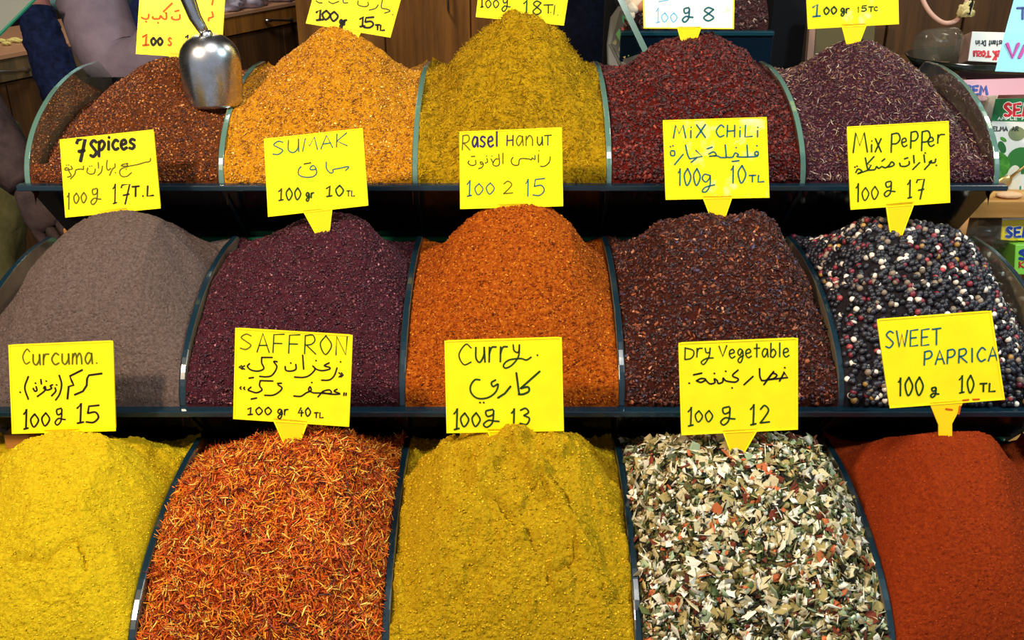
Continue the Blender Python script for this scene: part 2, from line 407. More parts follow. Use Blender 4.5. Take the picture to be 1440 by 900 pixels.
h.base('spice_heap', powder('dark_mix_bed', [(.3, srgb(30, 12, 20)), (.6, srgb(70, 32, 42))]), 80, 70, 0, 'heap of purplish brown spice mixed with pale slivers, back tier at right')
scatter(h, 13000, OCT, (.0026, .0015, .0012, .3), [(84, 42, 54), (60, 26, 38), (108, 62, 66), (44, 18, 26), (130, 84, 40)], [5, 4, 3, 3, 1])
scatter(h, 1500, NEEDLE, (.0032, .0050, .0050, .3), [(190, 165, 140), (140, 110, 80), (205, 190, 175)], [4, 3, 2], name='pale_slivers', mat='matte', tilt=.4, lift=.001)
# --- middle tier
h = Heap(1, 0, [(5, 480), (30, 420), (55, 372), (85, 335), (110, 310), (135, 300), (180, 297), (220, 304), (260, 320), (300, 341), (325, 350)], shear=.04, lump=.006, lf=8, seed=6, p=1.7, il=.035, ir=.014); S['grey'] = h
h.base('spice_heap', powder('grey_powder', [(.35, srgb(96, 79, 73)), (.65, srgb(126, 107, 100))], s=260, bs=1.), 330, 330, .0020, 'smooth rounded heap of grey brown powder, middle tier at far left', ff=210)
h = Heap(1, 1, [(338, 352), (370, 335), (400, 318), (430, 308), (470, 299), (500, 302), (540, 320), (580, 337), (592, 345)], seed=7, lump=.006, lf=10, inset=.018); S['plum'] = h
h.base('spice_heap', powder('plum_bed', [(.3, srgb(36, 12, 20)), (.6, srgb(74, 30, 40))]), 200, 160, .004, 'heap of fine dark plum coloured sumac, middle tier')
scatter(h, 22000, OCT, (.0017, .0012, .0010, .3), [(84, 36, 50), (60, 22, 36), (44, 14, 26), (112, 54, 58), (170, 110, 120)], [5, 5, 4, 2, .25])
h = Heap(1, 2, [(602, 348), (640, 325), (668, 301), (700, 289), (760, 288), (780, 298), (820, 325), (852, 350)], seed=8, lump=.004, lf=12, p=1.5, inset=.014); S['orange'] = h
h.base('spice_heap', powder('orange_powder', [(.3, srgb(116, 44, 5)), (.5, srgb(158, 72, 8)), (.7, srgb(190, 108, 24))], s=220, bs=.6), 230, 220, .0028, 'heap of bright rust orange spice powder, centre of the middle tier', ff=170)
scatter(h, 14000, OCT, (.0017, .0010, .0008, .3), [(166, 76, 12), (140, 56, 8), (206, 124, 36), (96, 36, 8)], [5, 4, 2, 2], mat='matte')
h = Heap(1, 3, [(865, 342), (900, 325), (930, 312), (970, 305), (1010, 303), (1030, 306), (1060, 297), (1085, 310), (1115, 340), (1135, 372)], seed=9, lump=.004, ir=.022); S['flake'] = h
h.base('spice_heap', powder('dark_flake_bed', [(.3, srgb(24, 10, 10)), (.6, srgb(70, 28, 18))]), 80, 70, 0, 'heap of dark brown and black pepper flakes, middle tier')
scatter(h, 12000, CHIP, (.0027, .0018, .0018, .35), [(92, 40, 24), (60, 22, 18), (36, 14, 18), (140, 72, 34), (70, 62, 92), (190, 130, 100)], [5, 5, 5, 1.6, .5, .4], name='flakes', tilt=.7)
h = Heap(1, 4, [(1145, 335), (1160, 322), (1200, 312), (1290, 315), (1340, 325), (1370, 350), (1395, 400), (1425, 490)], seed=10, lump=.002, ir=.05, il=.008); S['corn'] = h
h.base('spice_heap', powder('peppercorn_bed', [(.3, srgb(16, 14, 18)), (.6, srgb(40, 34, 36))]), 70, 60, 0, 'heap of mixed black, white and red peppercorns, middle tier at right')
scatter(h, 3600, ICO, (.0043, .0043, .0043, .08), [(24, 23, 32), (42, 40, 50), (226, 212, 196), (130, 112, 96), (112, 30, 44), (160, 62, 66), (160, 120, 56)], [10, 6, 2.2, 1.3, 1.5, .4, .35], name='peppercorns', mat='corn', vj=.02, smooth=True, singles=300, single='peppercorn', lift=.001)
# --- front tier
yf2 = TIER[2][0]
h = Heap(2, 0, [(-90, 780), (-40, 690), (-10, 655), (15, 635), (40, 615), (90, 611), (150, 618), (200, 625), (240, 633), (292, 648)], shear=-.06, lump=.004, lf=9, p=1.6, seed=11)
h.extra = multi(crease(hits(h, [(18, 786), (65, 792), (72, 778), (85, 765), (108, 760), (116, 780), (120, 800)]), .0024, -.010), crease(hits(h, [(36, 836), (50, 842)]), .008, -.007), crease(hits(h, [(85, 640), (120, 700), (150, 760), (170, 830)]), .012, .005), lumps(.08, .006, 30)); S['turmeric'] = h
h.base('spice_heap', powder('turmeric_powder', [(.3, srgb(206, 172, 20)), (.65, srgb(230, 200, 28))], s=200, bs=1.), 330, 330, .0022, 'heap of bright lemon yellow turmeric powder with cracks, front tier at far left', ff=200)
h = Heap(2, 1, [(300, 655), (330, 628), (370, 616), (430, 608), (480, 608), (530, 622), (567, 650)], seed=12, lump=.007, lf=9, p=1.7, il=.028); S['saffron'] = h
h.base('spice_heap', powder('saffron_bed', [(.3, srgb(110, 34, 4)), (.6, srgb(190, 80, 8))]), 100, 90, .004, 'heap of orange red safflower threads, front tier')
scatter(h, 17000, SHRED, (.0078, .0072, .0072, .3), [(226, 112, 14), (192, 70, 8), (240, 158, 34), (130, 36, 6), (250, 200, 90), (70, 18, 5)], [6, 5, 4, 2.5, 2, 1.2], name='threads', mat='grain', tilt=.55, singles=300, single='thread', lift=.001)
h = Heap(2, 2, [(577, 655), (600, 640), (640, 620), (680, 606), (720, 601), (750, 603), (780, 613), (820, 626), (850, 638), (873, 655)], lump=.006, lf=10, p=1.5, seed=13, inset=.016)
h.extra = multi(crease(hits(h, [(722, 622), (740, 650), (775, 690), (800, 740), (830, 800), (850, 880)]), .011, .013), crease(hits(h, [(690, 640), (670, 700), (620, 770), (590, 800)]), .010, .010),
    crease(hits(h, [(700, 712), (722, 738), (745, 748), (748, 765)]), .0022, -.009), crease(hits(h, [(748, 690), (762, 680), (775, 705), (756, 704)]), .0022, -.009),
    crease(hits(h, [(772, 810), (795, 802), (808, 785), (806, 765)]), .0022, -.009), crease(hits(h, [(775, 678), (796, 700), (802, 722)]), .0022, -.009), crease(hits(h, [(640, 840), (670, 852)]), .0016, -.005), lumps(.05, .011, 34)); S['curry'] = h
h.base('spice_heap', powder('curry_powder', [(.3, srgb(178, 138, 10)), (.65, srgb(212, 172, 22))], s=230, bs=1.), 330, 330, .0026, 'peaked heap of mustard yellow curry powder, centre of the front tier', ff=210)
h = Heap(2, 3, [(882, 640), (920, 625), (1000, 620), (1070, 616), (1130, 620), (1150, 630), (1175, 655)], seed=14, lump=.004, lf=10, p=1.7, ir=.024); S['veg'] = h
h.base('spice_heap', powder('dried_vegetable_bed', [(.3, srgb(40, 40, 22)), (.6, srgb(120, 110, 70))]), 90, 80, 0, 'heap of white and green dried vegetable flakes, front tier')
scatter(h, 8000, CHIP, (.0056, .0030, .0020, .4), [(72, 76, 40), (44, 48, 28), (120, 104, 60), (84, 44, 28), (28, 25, 18), (100, 110, 70)], [4, 4, 3, 2, 3, 2], name='herb_flakes', mat='matte', tilt=.7, singles=0, vj=.35)
scatter(h, 4600, CHIP, (.0050, .0036, .0016, .5), [(224, 218, 198), (196, 182, 142), (160, 142, 88), (180, 96, 54), (110, 48, 32), (140, 156, 122), (90, 100, 56)], [6, 5, 3, 1.1, .8, 1.5, 1.5], name='vegetable_flakes', mat='matte', tilt=.6, lift=.0022, vj=.4, singles=300, single='vegetable_flake')
h = Heap(2, 4, [(1187, 650), (1205, 630), (1240, 622), (1300, 613), (1390, 609), (1405, 630), (1435, 670), (1480, 730), (1520, 800)], seed=15, lump=.004, lf=9, p=1.8, shear=.03); S['paprika'] = h
h.base('spice_heap', powder('paprika_powder', [(.3, srgb(128, 38, 9)), (.65, srgb(164, 60, 14))], s=260, bs=.9), 330, 330, .0018, 'smooth flat-topped heap of brick red paprika powder, front tier at right', ff=210)

for k_, n_, cs_, sz_ in [('grey', 9000, [(106, 88, 82), (128, 110, 102), (92, 76, 70)], .0008), ('turmeric', 9000, [(218, 188, 24), (234, 206, 36), (196, 160, 14)], .0009),
        ('curry', 11000, [(194, 154, 16), (218, 182, 32), (166, 126, 10)], .0011), ('paprika', 8000, [(152, 50, 12), (172, 66, 18), (124, 36, 9)], .0008)]:
    scatter(S[k_], n_, OCT, (sz_, sz_*.8, sz_*.7, .45), cs_, [3, 2, 2], name='crumbs', mat='matte', var=.1)

# ------------------------------------------------------------ handwriting
G = {
'A': ['0,100 48,0 100,100', '18,64 84,62'], 'C': ['~95,18 55,0 5,50 40,98 95,86'], 'D': ['8,2 4,100', '~4,2 85,22 92,62 60,92 2,100'],
'E': ['92,0 8,4 4,100 90,96', '6,50 74,48'], 'F': ['95,0 10,4 2,100', '8,50 76,50'], 'H': ['8,0 2,100', '92,0 90,100', '4,52 92,46'], 'I': ['50,0 50,100'],
'K': ['8,0 4,100', '90,0 8,54 94,100'], 'L': ['12,0 6,100 92,94'], 'M': ['0,100 18,0 46,66 78,0 100,100'], 'N': ['4,100 10,2 84,98 96,0'],
'O': ['~50,0 4,45 45,100 96,50 50,0'], 'P': ['10,4 4,100', '~8,4 70,0 90,28 60,52 8,56'], 'R': ['10,4 4,100', '~8,4 70,0 88,26 60,48 8,54', '20,54 96,100'],
'S': ['~90,12 50,0 12,22 50,48 88,74 50,100 4,92'], 'T': ['0,4 100,0', '50,2 48,100'], 'U': ['~8,0 8,76 50,100 88,70 92,0', '92,0 94,100'],
'V': ['0,0 46,100 100,0'], 'W': ['0,0 24,100 50,24 74,100 100,0'], 'X': ['4,0 96,100', '96,0 2,100'],
'0': ['~52,0 6,42 42,100 96,52 52,0'], '1': ['20,26 62,0 56,100'], '!': ['20,26 62,0 54,98', '22,100 88,94'], '2': ['~8,22 50,0 88,26 50,66 6,98', '6,98 98,92'],
'3': ['~8,12 56,0 84,24 40,44', '~40,44 92,62 66,98 4,92'], '4': ['56,0 4,62 96,58', '66,30 60,100'], '5': ['96,0 22,6 14,46', '~14,46 70,40 92,70 56,98 2,96'],
'7': ['4,18 14,4 92,0 44,100', '24,56 86,50'], '8': ['~92,14 46,0 14,22 50,46 92,76 46,100 8,76 50,46 92,14'],
'@': ['~62,2 22,12 30,40 62,30 66,6 64,50 54,82 26,100 8,84 36,62 70,66 98,68'],
'a': ['~86,46 40,40 6,72 36,100 80,70 86,44', '86,42 96,100'], 'b': ['14,0 8,98', '~8,70 50,44 90,70 50,102 8,96'], 'c': ['~92,48 50,38 6,70 44,100 96,92'],
'e': ['~8,72 80,62 62,40 16,50 8,80 44,102 96,90'], 'g': ['~84,48 40,38 10,64 42,84 84,52 86,100 50,136 12,122 40,100 100,84'], 'i': ['50,44 48,100', '.50,18'], 'l': ['50,0 48,100'],
'm': ['~6,100 10,42', '~8,66 30,40 44,60 46,100', '~46,66 70,40 88,60 94,100'], 'n': ['8,42 6,100', '~6,66 50,38 88,56 92,100'], 'o': ['~50,40 6,70 48,100 94,70 50,40'],
'p': ['10,42 6,140', '~8,60 50,38 92,62 50,96 8,92'], 'r': ['14,42 10,100', '~10,70 40,44 96,42'], 's': ['~88,46 44,38 16,56 80,80 52,100 4,94'],
't': ['50,4 48,100', '6,36 96,34'], 'u': ['~8,42 10,84 46,100 84,74 88,42', '88,42 96,100'], 'z': ['6,42 92,42 6,100 96,98'], 'v': ['0,40 46,100 96,36'], 'x': ['4,42 96,100', '96,42 4,100'], '.': ['.40,96'], ' ': [], 'G': ['~94,16 50,0 6,50 50,100 94,84', '94,84 94,54 60,54']}
NARROW = {'i': .5, 'l': .45, '1': .6, '.': .5, 'I': .5, 'r': .8, 'M': 1.25, 'W': 1.25, 'm': 1.35}
def smooth_pts(pts, k=6):
    pts = [np.array(p, float) for p in pts]
    if len(pts) < 3: return pts
    q = [2*pts[0]-pts[1]] + pts + [2*pts[-1]-pts[-2]]; out = []
    for i in range(1, len(q)-2):
        for j in range(k):
            t = j/k; a, b_, c, d = q[i-1:i+3]
            out.append(.5*((2*b_)+(-a+c)*t+(2*a-5*b_+4*c-d)*t*t+(-a+3*b_-3*c+d)*t**3))
    out.append(pts[-1]); return out
def T(txt, x0, y0, x1, y1, slope=0., w=10.):
    adv = [NARROW.get(c, 1.) for c in txt]; gap = .28; tot = sum(adv)+gap*(len(txt)-1); u = (x1-x0)/tot; x = x0; out = []
    for c, a in zip(txt, adv):
        for st in G[c]:
            sm = st[0] == '~'; dot = st[0] == '.'; pts = [tuple(map(float, q.split(','))) for q in st.lstrip('~.').split()]
            pp = [(x + p[0]/100*a*u, y0 + p[1]/100*(y1-y0)) for p in pts]; pp = [(a_, b_ + slope*(a_-x0)) for a_, b_ in pp]
            if dot: pp = [pp[0], (pp[0][0]+w*.3, pp[0][1]+w*.2)]
            out.append((smooth_pts(pp) if sm else pp, w))
        x += (a+gap)*u
    return out
def K(*strokes, w=9.):
    """freehand strokes: tuples of points, '~' first for smooth; a single point is a dot"""
    out = []
    for s in strokes:
        sm = s[0] == '~'; pts = [p for p in s if p != '~']
        if len(pts) == 1: pts = [pts[0], (pts[0][0]+w*.5, pts[0][1]+w*.3)]
        out.append((smooth_pts(pts) if sm else [np.array(p, float) for p in pts], w))
    return out
def ribbons(strokes, off, f, p0, n, lift, name, mat, parent, wk=1.):
    """pen strokes laid on the sign face"""
    V = []; Fc = []
    nn = np.array(n)
    for pts, w_ in strokes:
        q = [onplane(off[0]+p[0]/f, off[1]+p[1]/f, p0, nn) + nn*lift for p in pts]
        d = np.linalg.norm(q[0]-np.array((0, 0, CAMZ))); hw = w_*wk/f*d/F*.5
        for k, (a, b_) in enumerate(zip(q[:-1], q[1:])):
            if np.linalg.norm(b_-a) < 1e-7: continue
        # joined strip with round-ish ends
        N = len(q); i0 = len(V)
        q = [q[0] + norm(q[0]-q[1])*hw*.6] + q + [q[-1] + norm(q[-1]-q[-2])*hw*.6]; N = len(q)
        for i in range(N):
            t1 = q[min(i+1, N-1)]-q[max(i-1, 0)]; s_ = norm(np.cross(nn, t1)) * hw * (.55 if i in (0, N-1) else 1.)
            V += [q[i]+s_, q[i]-s_, q[i]+s_-nn*lift*.9, q[i]-s_-nn*lift*.9]
        for i in range(N-1):
            a = i0+4*i; Fc += [(a, a+1, a+5, a+4), (a+2, a, a+4, a+6), (a+1, a+3, a+7, a+5)]
        Fc += [(i0, i0+2, i0+3, i0+1), (i0+4*(N-1), i0+4*(N-1)+1, i0+4*(N-1)+3, i0+4*(N-1)+2)]
    return mk(name, V, Fc, mat, parent)

# ------------------------------------------------------------ price signs
def sign_mat(name, fade):
    m, nt, b = nodes(name); v = coords(nt); nz = noise(nt, v, 22, 4, .6)
    y1 = srgb(255, 232, 4); y2 = srgb(252, 220, 2); wht = srgb(250, 244, 170) if fade < 2 else srgb(250, 246, 226)
    st = {0: [(.3, y2), (.6, y1)], 1: [(.36, y2), (.5, y1), (.64, wht)], 2: [(.25, y1), (.38, wht), (.7, wht)]}[fade]
    nt.links.new(ramp(nt, nz, st), b.inputs['Base Color']); setp(b, rough=.35, spec=.45, sss=.0); return m
SM = [sign_mat('yellow_plastic', 0), sign_mat('yellow_plastic_faded', 1), sign_mat('yellow_plastic_bleached', 2)]
RIM = plain('yellow_plastic_rim', srgb(255, 232, 4), rough=.4, spec=.4)
SPK = plain('yellow_plastic_spike', srgb(248, 206, 4), rough=.4, spec=.4)
INK = {k: plain('marker_ink_'+k, srgb(*c), rough=.6, spec=.3) for k, c in dict(black=(14, 16, 14), green=(22, 58, 18), olive=(92, 92, 6), blue=(18, 62, 110), teal=(20, 92, 104), orange=(196, 88, 0), cyan=(110, 180, 214), purple=(40, 34, 90)).items()}
def px_of(p):
    y, z = p[1], p[2]-CAMZ; d = y*CP - z*SP; v = y*SP + z*CP; return CX+F*p[0]/d, CY-F*v/d
def price_sign(corners, tier, spike, writing, label, off, f, fade=0, dy=-.012, lean=14, heap=None, neck=None):
    """corners TL TR BR BL, spike: top-left, top-right, bottom-right, bottom-left (pixels)"""
    yr = TIER[tier][0] + RID + dy; a = math.radians(lean)
    sp = np.array(spike, float); bx, by = sp[2:].mean(0)
    p0 = Py(bx, by, yr)
    if heap:
        dh = S[heap].hit(bx, by)
        if dh: p0 = P(bx, by, dh)
    side = norm(np.array(corners[1], float)-np.array(corners[0], float))
    n = norm((-.10*p0[0], -math.cos(a), math.sin(a)))
    t = thing('price_sign', tuple(p0), label, 'price sign', 'yellow handwritten price signs')
    c = [onplane(x, y, p0, n) for x, y in corners]
    def rounded(q, r):
        out = []
        for i in range(4):
            A, B, C = q[i-1], q[i], q[(i+1) % 4]; u = norm(A-B)*r; v = norm(C-B)*r
            out += [B+u, B+u*.3+v*.3, B+v]
        return out
    ctr = sum(c)/4
    q = MB(); q.prism(rounded(c, .004), -n*.0025); q.make('plate', SM[fade], t)
    inn = [ctr+(p-ctr)*np.array(.972) for p in c]; q = MB()
    for i in range(4):
        j = (i+1) % 4; A, B = c[i], c[j]; C = inn[j]; D = inn[i]; q.prism([A, B, C, D], n*.0007)
    q.make('raised_rim', RIM, t)
    tl, tr, br, bl = [onplane(x, y, p0, n) for x, y in spike]
    dn = norm((bl+br)/2 - (tl+tr)/2); ext = .045
    body = [tl - dn*.004, tr - dn*.004]
    if neck: body += [onplane(neck[1][0], neck[1][1], p0, n)]
    body += [br, br+dn*ext-(br-bl)*.35, bl+dn*ext+(br-bl)*.35, bl]
    if neck: body += [onplane(neck[0][0], neck[0][1], p0, n)]
    q = MB(); q.prism(body, -n*.0024); q.make('spike', SPK, t)
    ml = [tl - dn*.002 + n*.0002, tl + norm(tr-tl)*.0025 - dn*.002 + n*.0002, bl + norm(tr-tl)*.0018 + n*.0002, bl + n*.0002]
    q = MB(); q.prism(ml, n*.001); mr = [tr - dn*.002 + n*.0002, tr - norm(tr-tl)*.0025 - dn*.002 + n*.0002, br - norm(tr-tl)*.0018 + n*.0002, br + n*.0002]
    if not neck: q.prism(mr, n*.001); q.make('spike_rib', RIM, t)
    for ink, strokes in writing:
        ribbons(strokes, off, f, p0, n, .0006, 'handwriting', INK[ink], t)
    return t, p0, n

# middle-tier heaps (lower edge stands before the back tier)
price_sign([(84, 196), (216, 182), (226, 293), (92, 306)], 1, [(138, 300), (180, 296), (175, 330), (150, 332)], [
 ('black', T('7', 165, 125, 245, 310, 0, 26) + T('S', 280, 135, 340, 270, 0, 24) + T('pices', 352, 88, 665, 218, -.05, 22)),
 ('olive', K(('~', (790, 285), (785, 310), (740, 320), (690, 335), (640, 345), (600, 350), (592, 325)), ('~', (600, 330), (560, 335), (545, 350), (600, 352), (550, 370), (530, 400), (545, 435), (590, 437), (630, 405)), ((583, 375),),
   ('~', (490, 330), (490, 360), (470, 375), (445, 430)), ('~', (425, 300), (420, 350), (430, 385), (455, 370)), ((492, 405),), ((350, 320), (352, 370)), ('~', (385, 350), (375, 400), (345, 430)),
   ('~', (262, 365), (255, 400), (280, 418), (315, 410), (325, 375)), ((275, 350),), ((292, 348),), ('~', (225, 350), (222, 380), (205, 375), (180, 378), (160, 385), (150, 420), (115, 460)), ('~', (120, 350), (130, 375), (100, 385), (120, 430), (90, 445)), ('~', (105, 380), (70, 385), (75, 365), (100, 370)), ((80, 342),), ((97, 340),), w=9) + T('1', 82, 575, 115, 715, 0, 10) + T('00', 140, 580, 252, 668, -.08, 10) + T('@', 280, 535, 375, 675, 0, 10)),
 ('black', T('!', 465, 500, 510, 668, 0, 10) + T('7', 540, 503, 622, 672, 0, 12) + T('T.L', 635, 522, 820, 608, -.03, 14))],
 'yellow price sign reading 7Spices, 17 T.L, over the grey powder', (80, 175), 6, dy=.0)
price_sign([(371, 195), (510, 180), (518, 289), (377, 305)], 1, [(427, 300), (468, 296), (464, 324), (443, 328)], [
 ('teal', T('SUMAK', 78, 118, 715, 228, -.125, 9) + K(('~', (445, 348), (400, 350), (402, 328), (425, 316), (445, 340), (450, 385), (410, 412), (340, 412), (300, 390), (300, 350), (320, 325)), ('~', (533, 285), (535, 340), (565, 378), (592, 370), (590, 350), (640, 340), (722, 325), (695, 360)), w=9)),
 ('green', K(((345, 303), (402, 293)), w=10) + T('!00', 120, 510, 320, 612, -.04, 12) + T('gr', 360, 515, 430, 590, 0, 12) + T('!0', 520, 488, 680, 578, -.04, 13) + T('TL', 705, 528, 775, 575, 0, 9))],
 'yellow price sign reading SUMAK, 100gr 10TL, over the plum sumac', (370, 180), 6, heap='plum')
price_sign([(646, 185), (790, 179), (792, 290), (647, 294)], 1, [(699, 291), (741, 290), (734, 306), (706, 306)], [
 ('purple', T('asel', 125, 110, 345, 250, -.03, 16) + T('H', 418, 150, 475, 238, 0, 11)), ('olive', T('R', 40, 150, 110, 275, 0, 10) + T('an', 495, 100, 640, 238, 0, 10)), ('green', T('u', 672, 110, 722, 235, 0, 10) + T('T', 735, 150, 795, 235, 0, 9) +
 K(('~', (785, 330), (775, 380), (735, 412), (700, 412)), ((685, 310), (685, 380)), ((688, 280),), ('~', (655, 320), (655, 355), (632, 342), (625, 358), (600, 350), (530, 350), (515, 400), (470, 398), (455, 365), (470, 335)), ((385, 300), (385, 390)), ('~', (350, 310), (355, 390), (330, 410), (300, 395), (320, 355), (345, 350)), ('~', (285, 350), (300, 380)), ((290, 325),), ('~', (250, 345), (255, 375), (235, 385)), ((245, 325),), ('~', (215, 380), (195, 375), (200, 395), (220, 390), (210, 420), (180, 432)), ('~', (155, 360), (155, 395), (120, 405), (92, 385), (100, 365)), ((118, 330), (150, 328)), w=8)),
 ('teal', T('!', 72, 530, 128, 665, 0, 11) + T('00', 145, 560, 315, 655, -.06, 9) + T('1', 570, 520, 615, 665, 0, 10) + T('5', 635, 515, 742, 660, 0, 10)), ('olive', T('2', 385, 538, 470, 645, 0, 9))],
 'yellow price sign reading Rasel Hanut, 15, over the orange heap', (643, 165), 6)
price_sign([(932, 169), (1078, 164.5), (1082, 278), (936, 281)], 1, [(988, 280), (1030, 279), (1021, 303), (998, 304)], [
 ('teal', T('MiX', 102, 95, 375, 205, -.02, 13) + T('CHiLi', 460, 95, 830, 195, 0, 12) + K(('~', (80, 312), (110, 315), (110, 350), (82, 350), (76, 322)), ((73, 275),), ((95, 268),), ((185, 340), (110, 430)), ('~', (203, 262), (220, 340), (238, 380)), ((238, 380), (345, 358), (290, 308)), ((300, 370), (250, 410)),
   ((385, 295), (430, 280)), ('~', (400, 340), (440, 320), (462, 350), (402, 358), (470, 355), (500, 368), (548, 368)), ((538, 260), (548, 365)), ('~', (548, 366), (600, 365), (622, 330), (650, 345), (640, 362), (728, 364)), ((628, 283),), ((722, 262), (728, 362)), ('~', (728, 363), (770, 362), (812, 355), (815, 322), (792, 322), (790, 345), (815, 350)), ((803, 268),), ((595, 402), (655, 395)), w=12)
   + T('100', 135, 460, 330, 605, 0, 12) + K(('~', (410, 520), (365, 510), (345, 545), (375, 575), (405, 545), (412, 520), (410, 600), (380, 655), (345, 655), (370, 620), (450, 598)), w=11) + T('10', 580, 435, 715, 585, 0, 12) + T('TL', 740, 518, 870, 575, 0, 12))],
 'faded yellow price sign reading MIX CHILI, 10 TL, over the dark flakes', (930, 160), 6, fade=1, heap='flake')
price_sign([(1191, 178), (1334, 170), (1336, 285), (1196, 295)], 1, [(1245, 291), (1286, 287), (1268, 333), (1252, 333)], [
 ('green', T('M', 58, 130, 178, 298, -.04, 12) + T('iX', 200, 178, 297, 292, 0, 12) + T('P', 375, 135, 462, 295, 0, 12) + T('e', 465, 128, 515, 245, 0, 11) + T('P', 540, 120, 612, 262, 0, 12) + T('P', 632, 115, 715, 282, 0, 12) + T('e', 688, 120, 745, 242, 0, 11) + T('r', 765, 90, 832, 220, 0, 11)
  + K(('~', (80, 465), (100, 435), (132, 455), (95, 475), (140, 460), (185, 445)), ((160, 340), (180, 440)), ((235, 330), (175, 395), (210, 402), (185, 445)), ('~', (185, 445), (240, 440), (255, 415), (275, 430), (300, 415), (330, 425), (360, 405), (382, 375), (405, 395), (385, 412), (340, 420)), ((300, 370), (325, 350)), ((70, 418),), ((88, 410),), ('~', (450, 385), (460, 410), (500, 412), (530, 395), (530, 370)), ((490, 350), (520, 340)), ((568, 320), (573, 385)), ((620, 380), (560, 440)), ((655, 315), (662, 380)), ((663, 298),), ('~', (755, 350), (745, 380), (700, 380), (720, 365), (700, 395), (660, 440)), ((757, 403),), w=12)
  + T('1', 75, 555, 118, 712, 0, 12) + T('00', 130, 595, 272, 705, -.12, 10) + T('@', 312, 535, 415, 668, 0, 11) + T('!', 508, 525, 558, 682, 0, 12) + T('7', 590, 520, 665, 690, 0, 12))],
 'yellow price sign reading Mix Pepper, 17, over the peppercorns', (1190, 165), 6, dy=-.03, heap='corn')
# front-tier heaps
price_sign([(12, 485), (159, 479), (163, 606), (17, 610)], 2, [(62, 609), (112, 607), (104, 625), (70, 626)], [
 ('olive', T('C', 130, 125, 195, 250, 0, 9) + T('urcuma.', 215, 105, 775, 258, -.02, 12)),
 ('black', K(((800, 330), (690, 345), (675, 375), (672, 430), (640, 480), (570, 510)), ((635, 300), (530, 352), (548, 400), (562, 428), (520, 440), (510, 545)), w=15) + K(('~', (440, 345), (460, 420), (445, 500), (410, 555)), ('~', (180, 355), (150, 450), (180, 548)), ('~', (405, 450), (410, 480), (375, 520)), ((415, 425),), ('~', (385, 425), (365, 435), (375, 455), (340, 470), (310, 455), (322, 440), (318, 475), (255, 525)), ((328, 393),), ((285, 380), (290, 420)), ('~', (220, 455), (235, 480), (252, 470), (245, 440)), ((237, 410),), ((108, 487),), w=12)
  + T('!', 130, 630, 185, 800, 0, 13) + T('00', 195, 675, 362, 785, -.1, 12) + T('@', 398, 620, 495, 765, 0, 11) + T('!', 575, 580, 655, 750, 0, 14) + T('5', 665, 598, 780, 745, 0, 14))],
 'yellow price sign reading Curcuma., 100g 15, over the turmeric', (10, 470), 6, dy=.01)
price_sign([(331, 461), (496, 471), (491, 600), (328, 589)], 2, [(384, 592), (433, 597), (422, 624), (399, 624)], [
 ('olive', T('S', 60, 98, 150, 205, 0, 8)), ('green', T('AFFRON', 182, 92, 820, 225, .035, 8)),
 ('black', K(('~', (745, 335), (725, 390), (690, 420), (635, 422)), ((767, 292),), ('~', (690, 300), (655, 320), (692, 332), (690, 345), (640, 355), (600, 345), (572, 320), (590, 345), (555, 385), (510, 402), (445, 400)), ((595, 283),), ((503, 245), (510, 345)), ('~', (380, 325), (385, 352), (420, 358), (455, 345), (455, 310)), ((417, 300),), ('~', (325, 292), (300, 292), (322, 330), (290, 385), (250, 398), (200, 395)),
   ((290, 262), (215, 262)), ('~', (215, 262), (215, 300), (230, 340), (190, 358), (140, 350), (115, 325), (130, 305)), ((125, 408), (158, 403)), ((75, 320), (55, 330), (80, 345)), ((95, 320), (75, 332), (95, 345)), ((758, 370), (776, 385), (758, 400)), ((775, 370), (788, 385), (772, 400)),
   ('~', (745, 485), (725, 500), (765, 518), (700, 520), (640, 505), (690, 490), (700, 515), (620, 512)), ((640, 505), (610, 540)), ('~', (615, 512), (575, 510), (545, 490), (555, 468), (562, 495), (530, 510), (490, 535), (440, 533)), ((565, 437),), ('~', (330, 455), (358, 478), (330, 510), (290, 528), (235, 528)), ((325, 445), (355, 443)), ((295, 428), (205, 425)), ('~', (205, 425), (200, 460), (217, 490), (180, 510), (140, 500), (120, 490), (140, 470)), ((140, 555), (180, 547)), ((70, 468), (62, 476), (70, 486)), ((95, 470), (88, 478), (96, 488)), ((795, 510), (792, 530)), ((810, 512), (807, 530)), w=10)
  + T('!00', 108, 612, 285, 665, 0, 9) + T('gr', 325, 600, 402, 668, 0, 9) + T('40', 470, 615, 560, 676, 0, 9) + T('TL', 585, 650, 650, 687, 0, 8))],
 'yellow price sign reading SAFFRON, 40 TL, tilted over the orange threads', (325, 450), 5, heap='saffron')
price_sign([(625, 479), (790, 474), (793, 606), (628, 609)], 2, [(685, 608), (742, 607), (734, 622), (692, 622)], [
 ('green', T('C', 122, 95, 218, 240, 0, 9) + T('urr', 240, 40, 470, 222, -.02, 12) + K(('~', (508, 98), (515, 140), (545, 150), (552, 98)), ('~', (552, 98), (545, 180), (500, 240), (455, 262), (440, 240), (480, 205), (560, 195), (600, 205), (635, 185)), ((676, 170),), w=11)
  + K(('~', (385, 345), (355, 365), (368, 392), (402, 375), (385, 430), (330, 470), (260, 475), (215, 440), (208, 390), (238, 345), (275, 345)), ((272, 503),), ((298, 503),), w=12) + K(((490, 390), (450, 440), (400, 472)), ((530, 295), (550, 445)), ((695, 285), (560, 405)), ('~', (560, 405), (612, 395), (618, 425), (580, 445), (545, 447)), w=14)
  + T('!', 82, 545, 135, 695, 0, 13) + T('00', 135, 578, 278, 675, -.02, 12) + T('@', 290, 550, 412, 678, 0, 12) + T('!', 488, 545, 532, 676, 0, 13) + T('3', 553, 545, 628, 660, 0, 12))],
 'yellow price sign reading Curry., 100g 13, over the curry heap', (620, 465), 5)
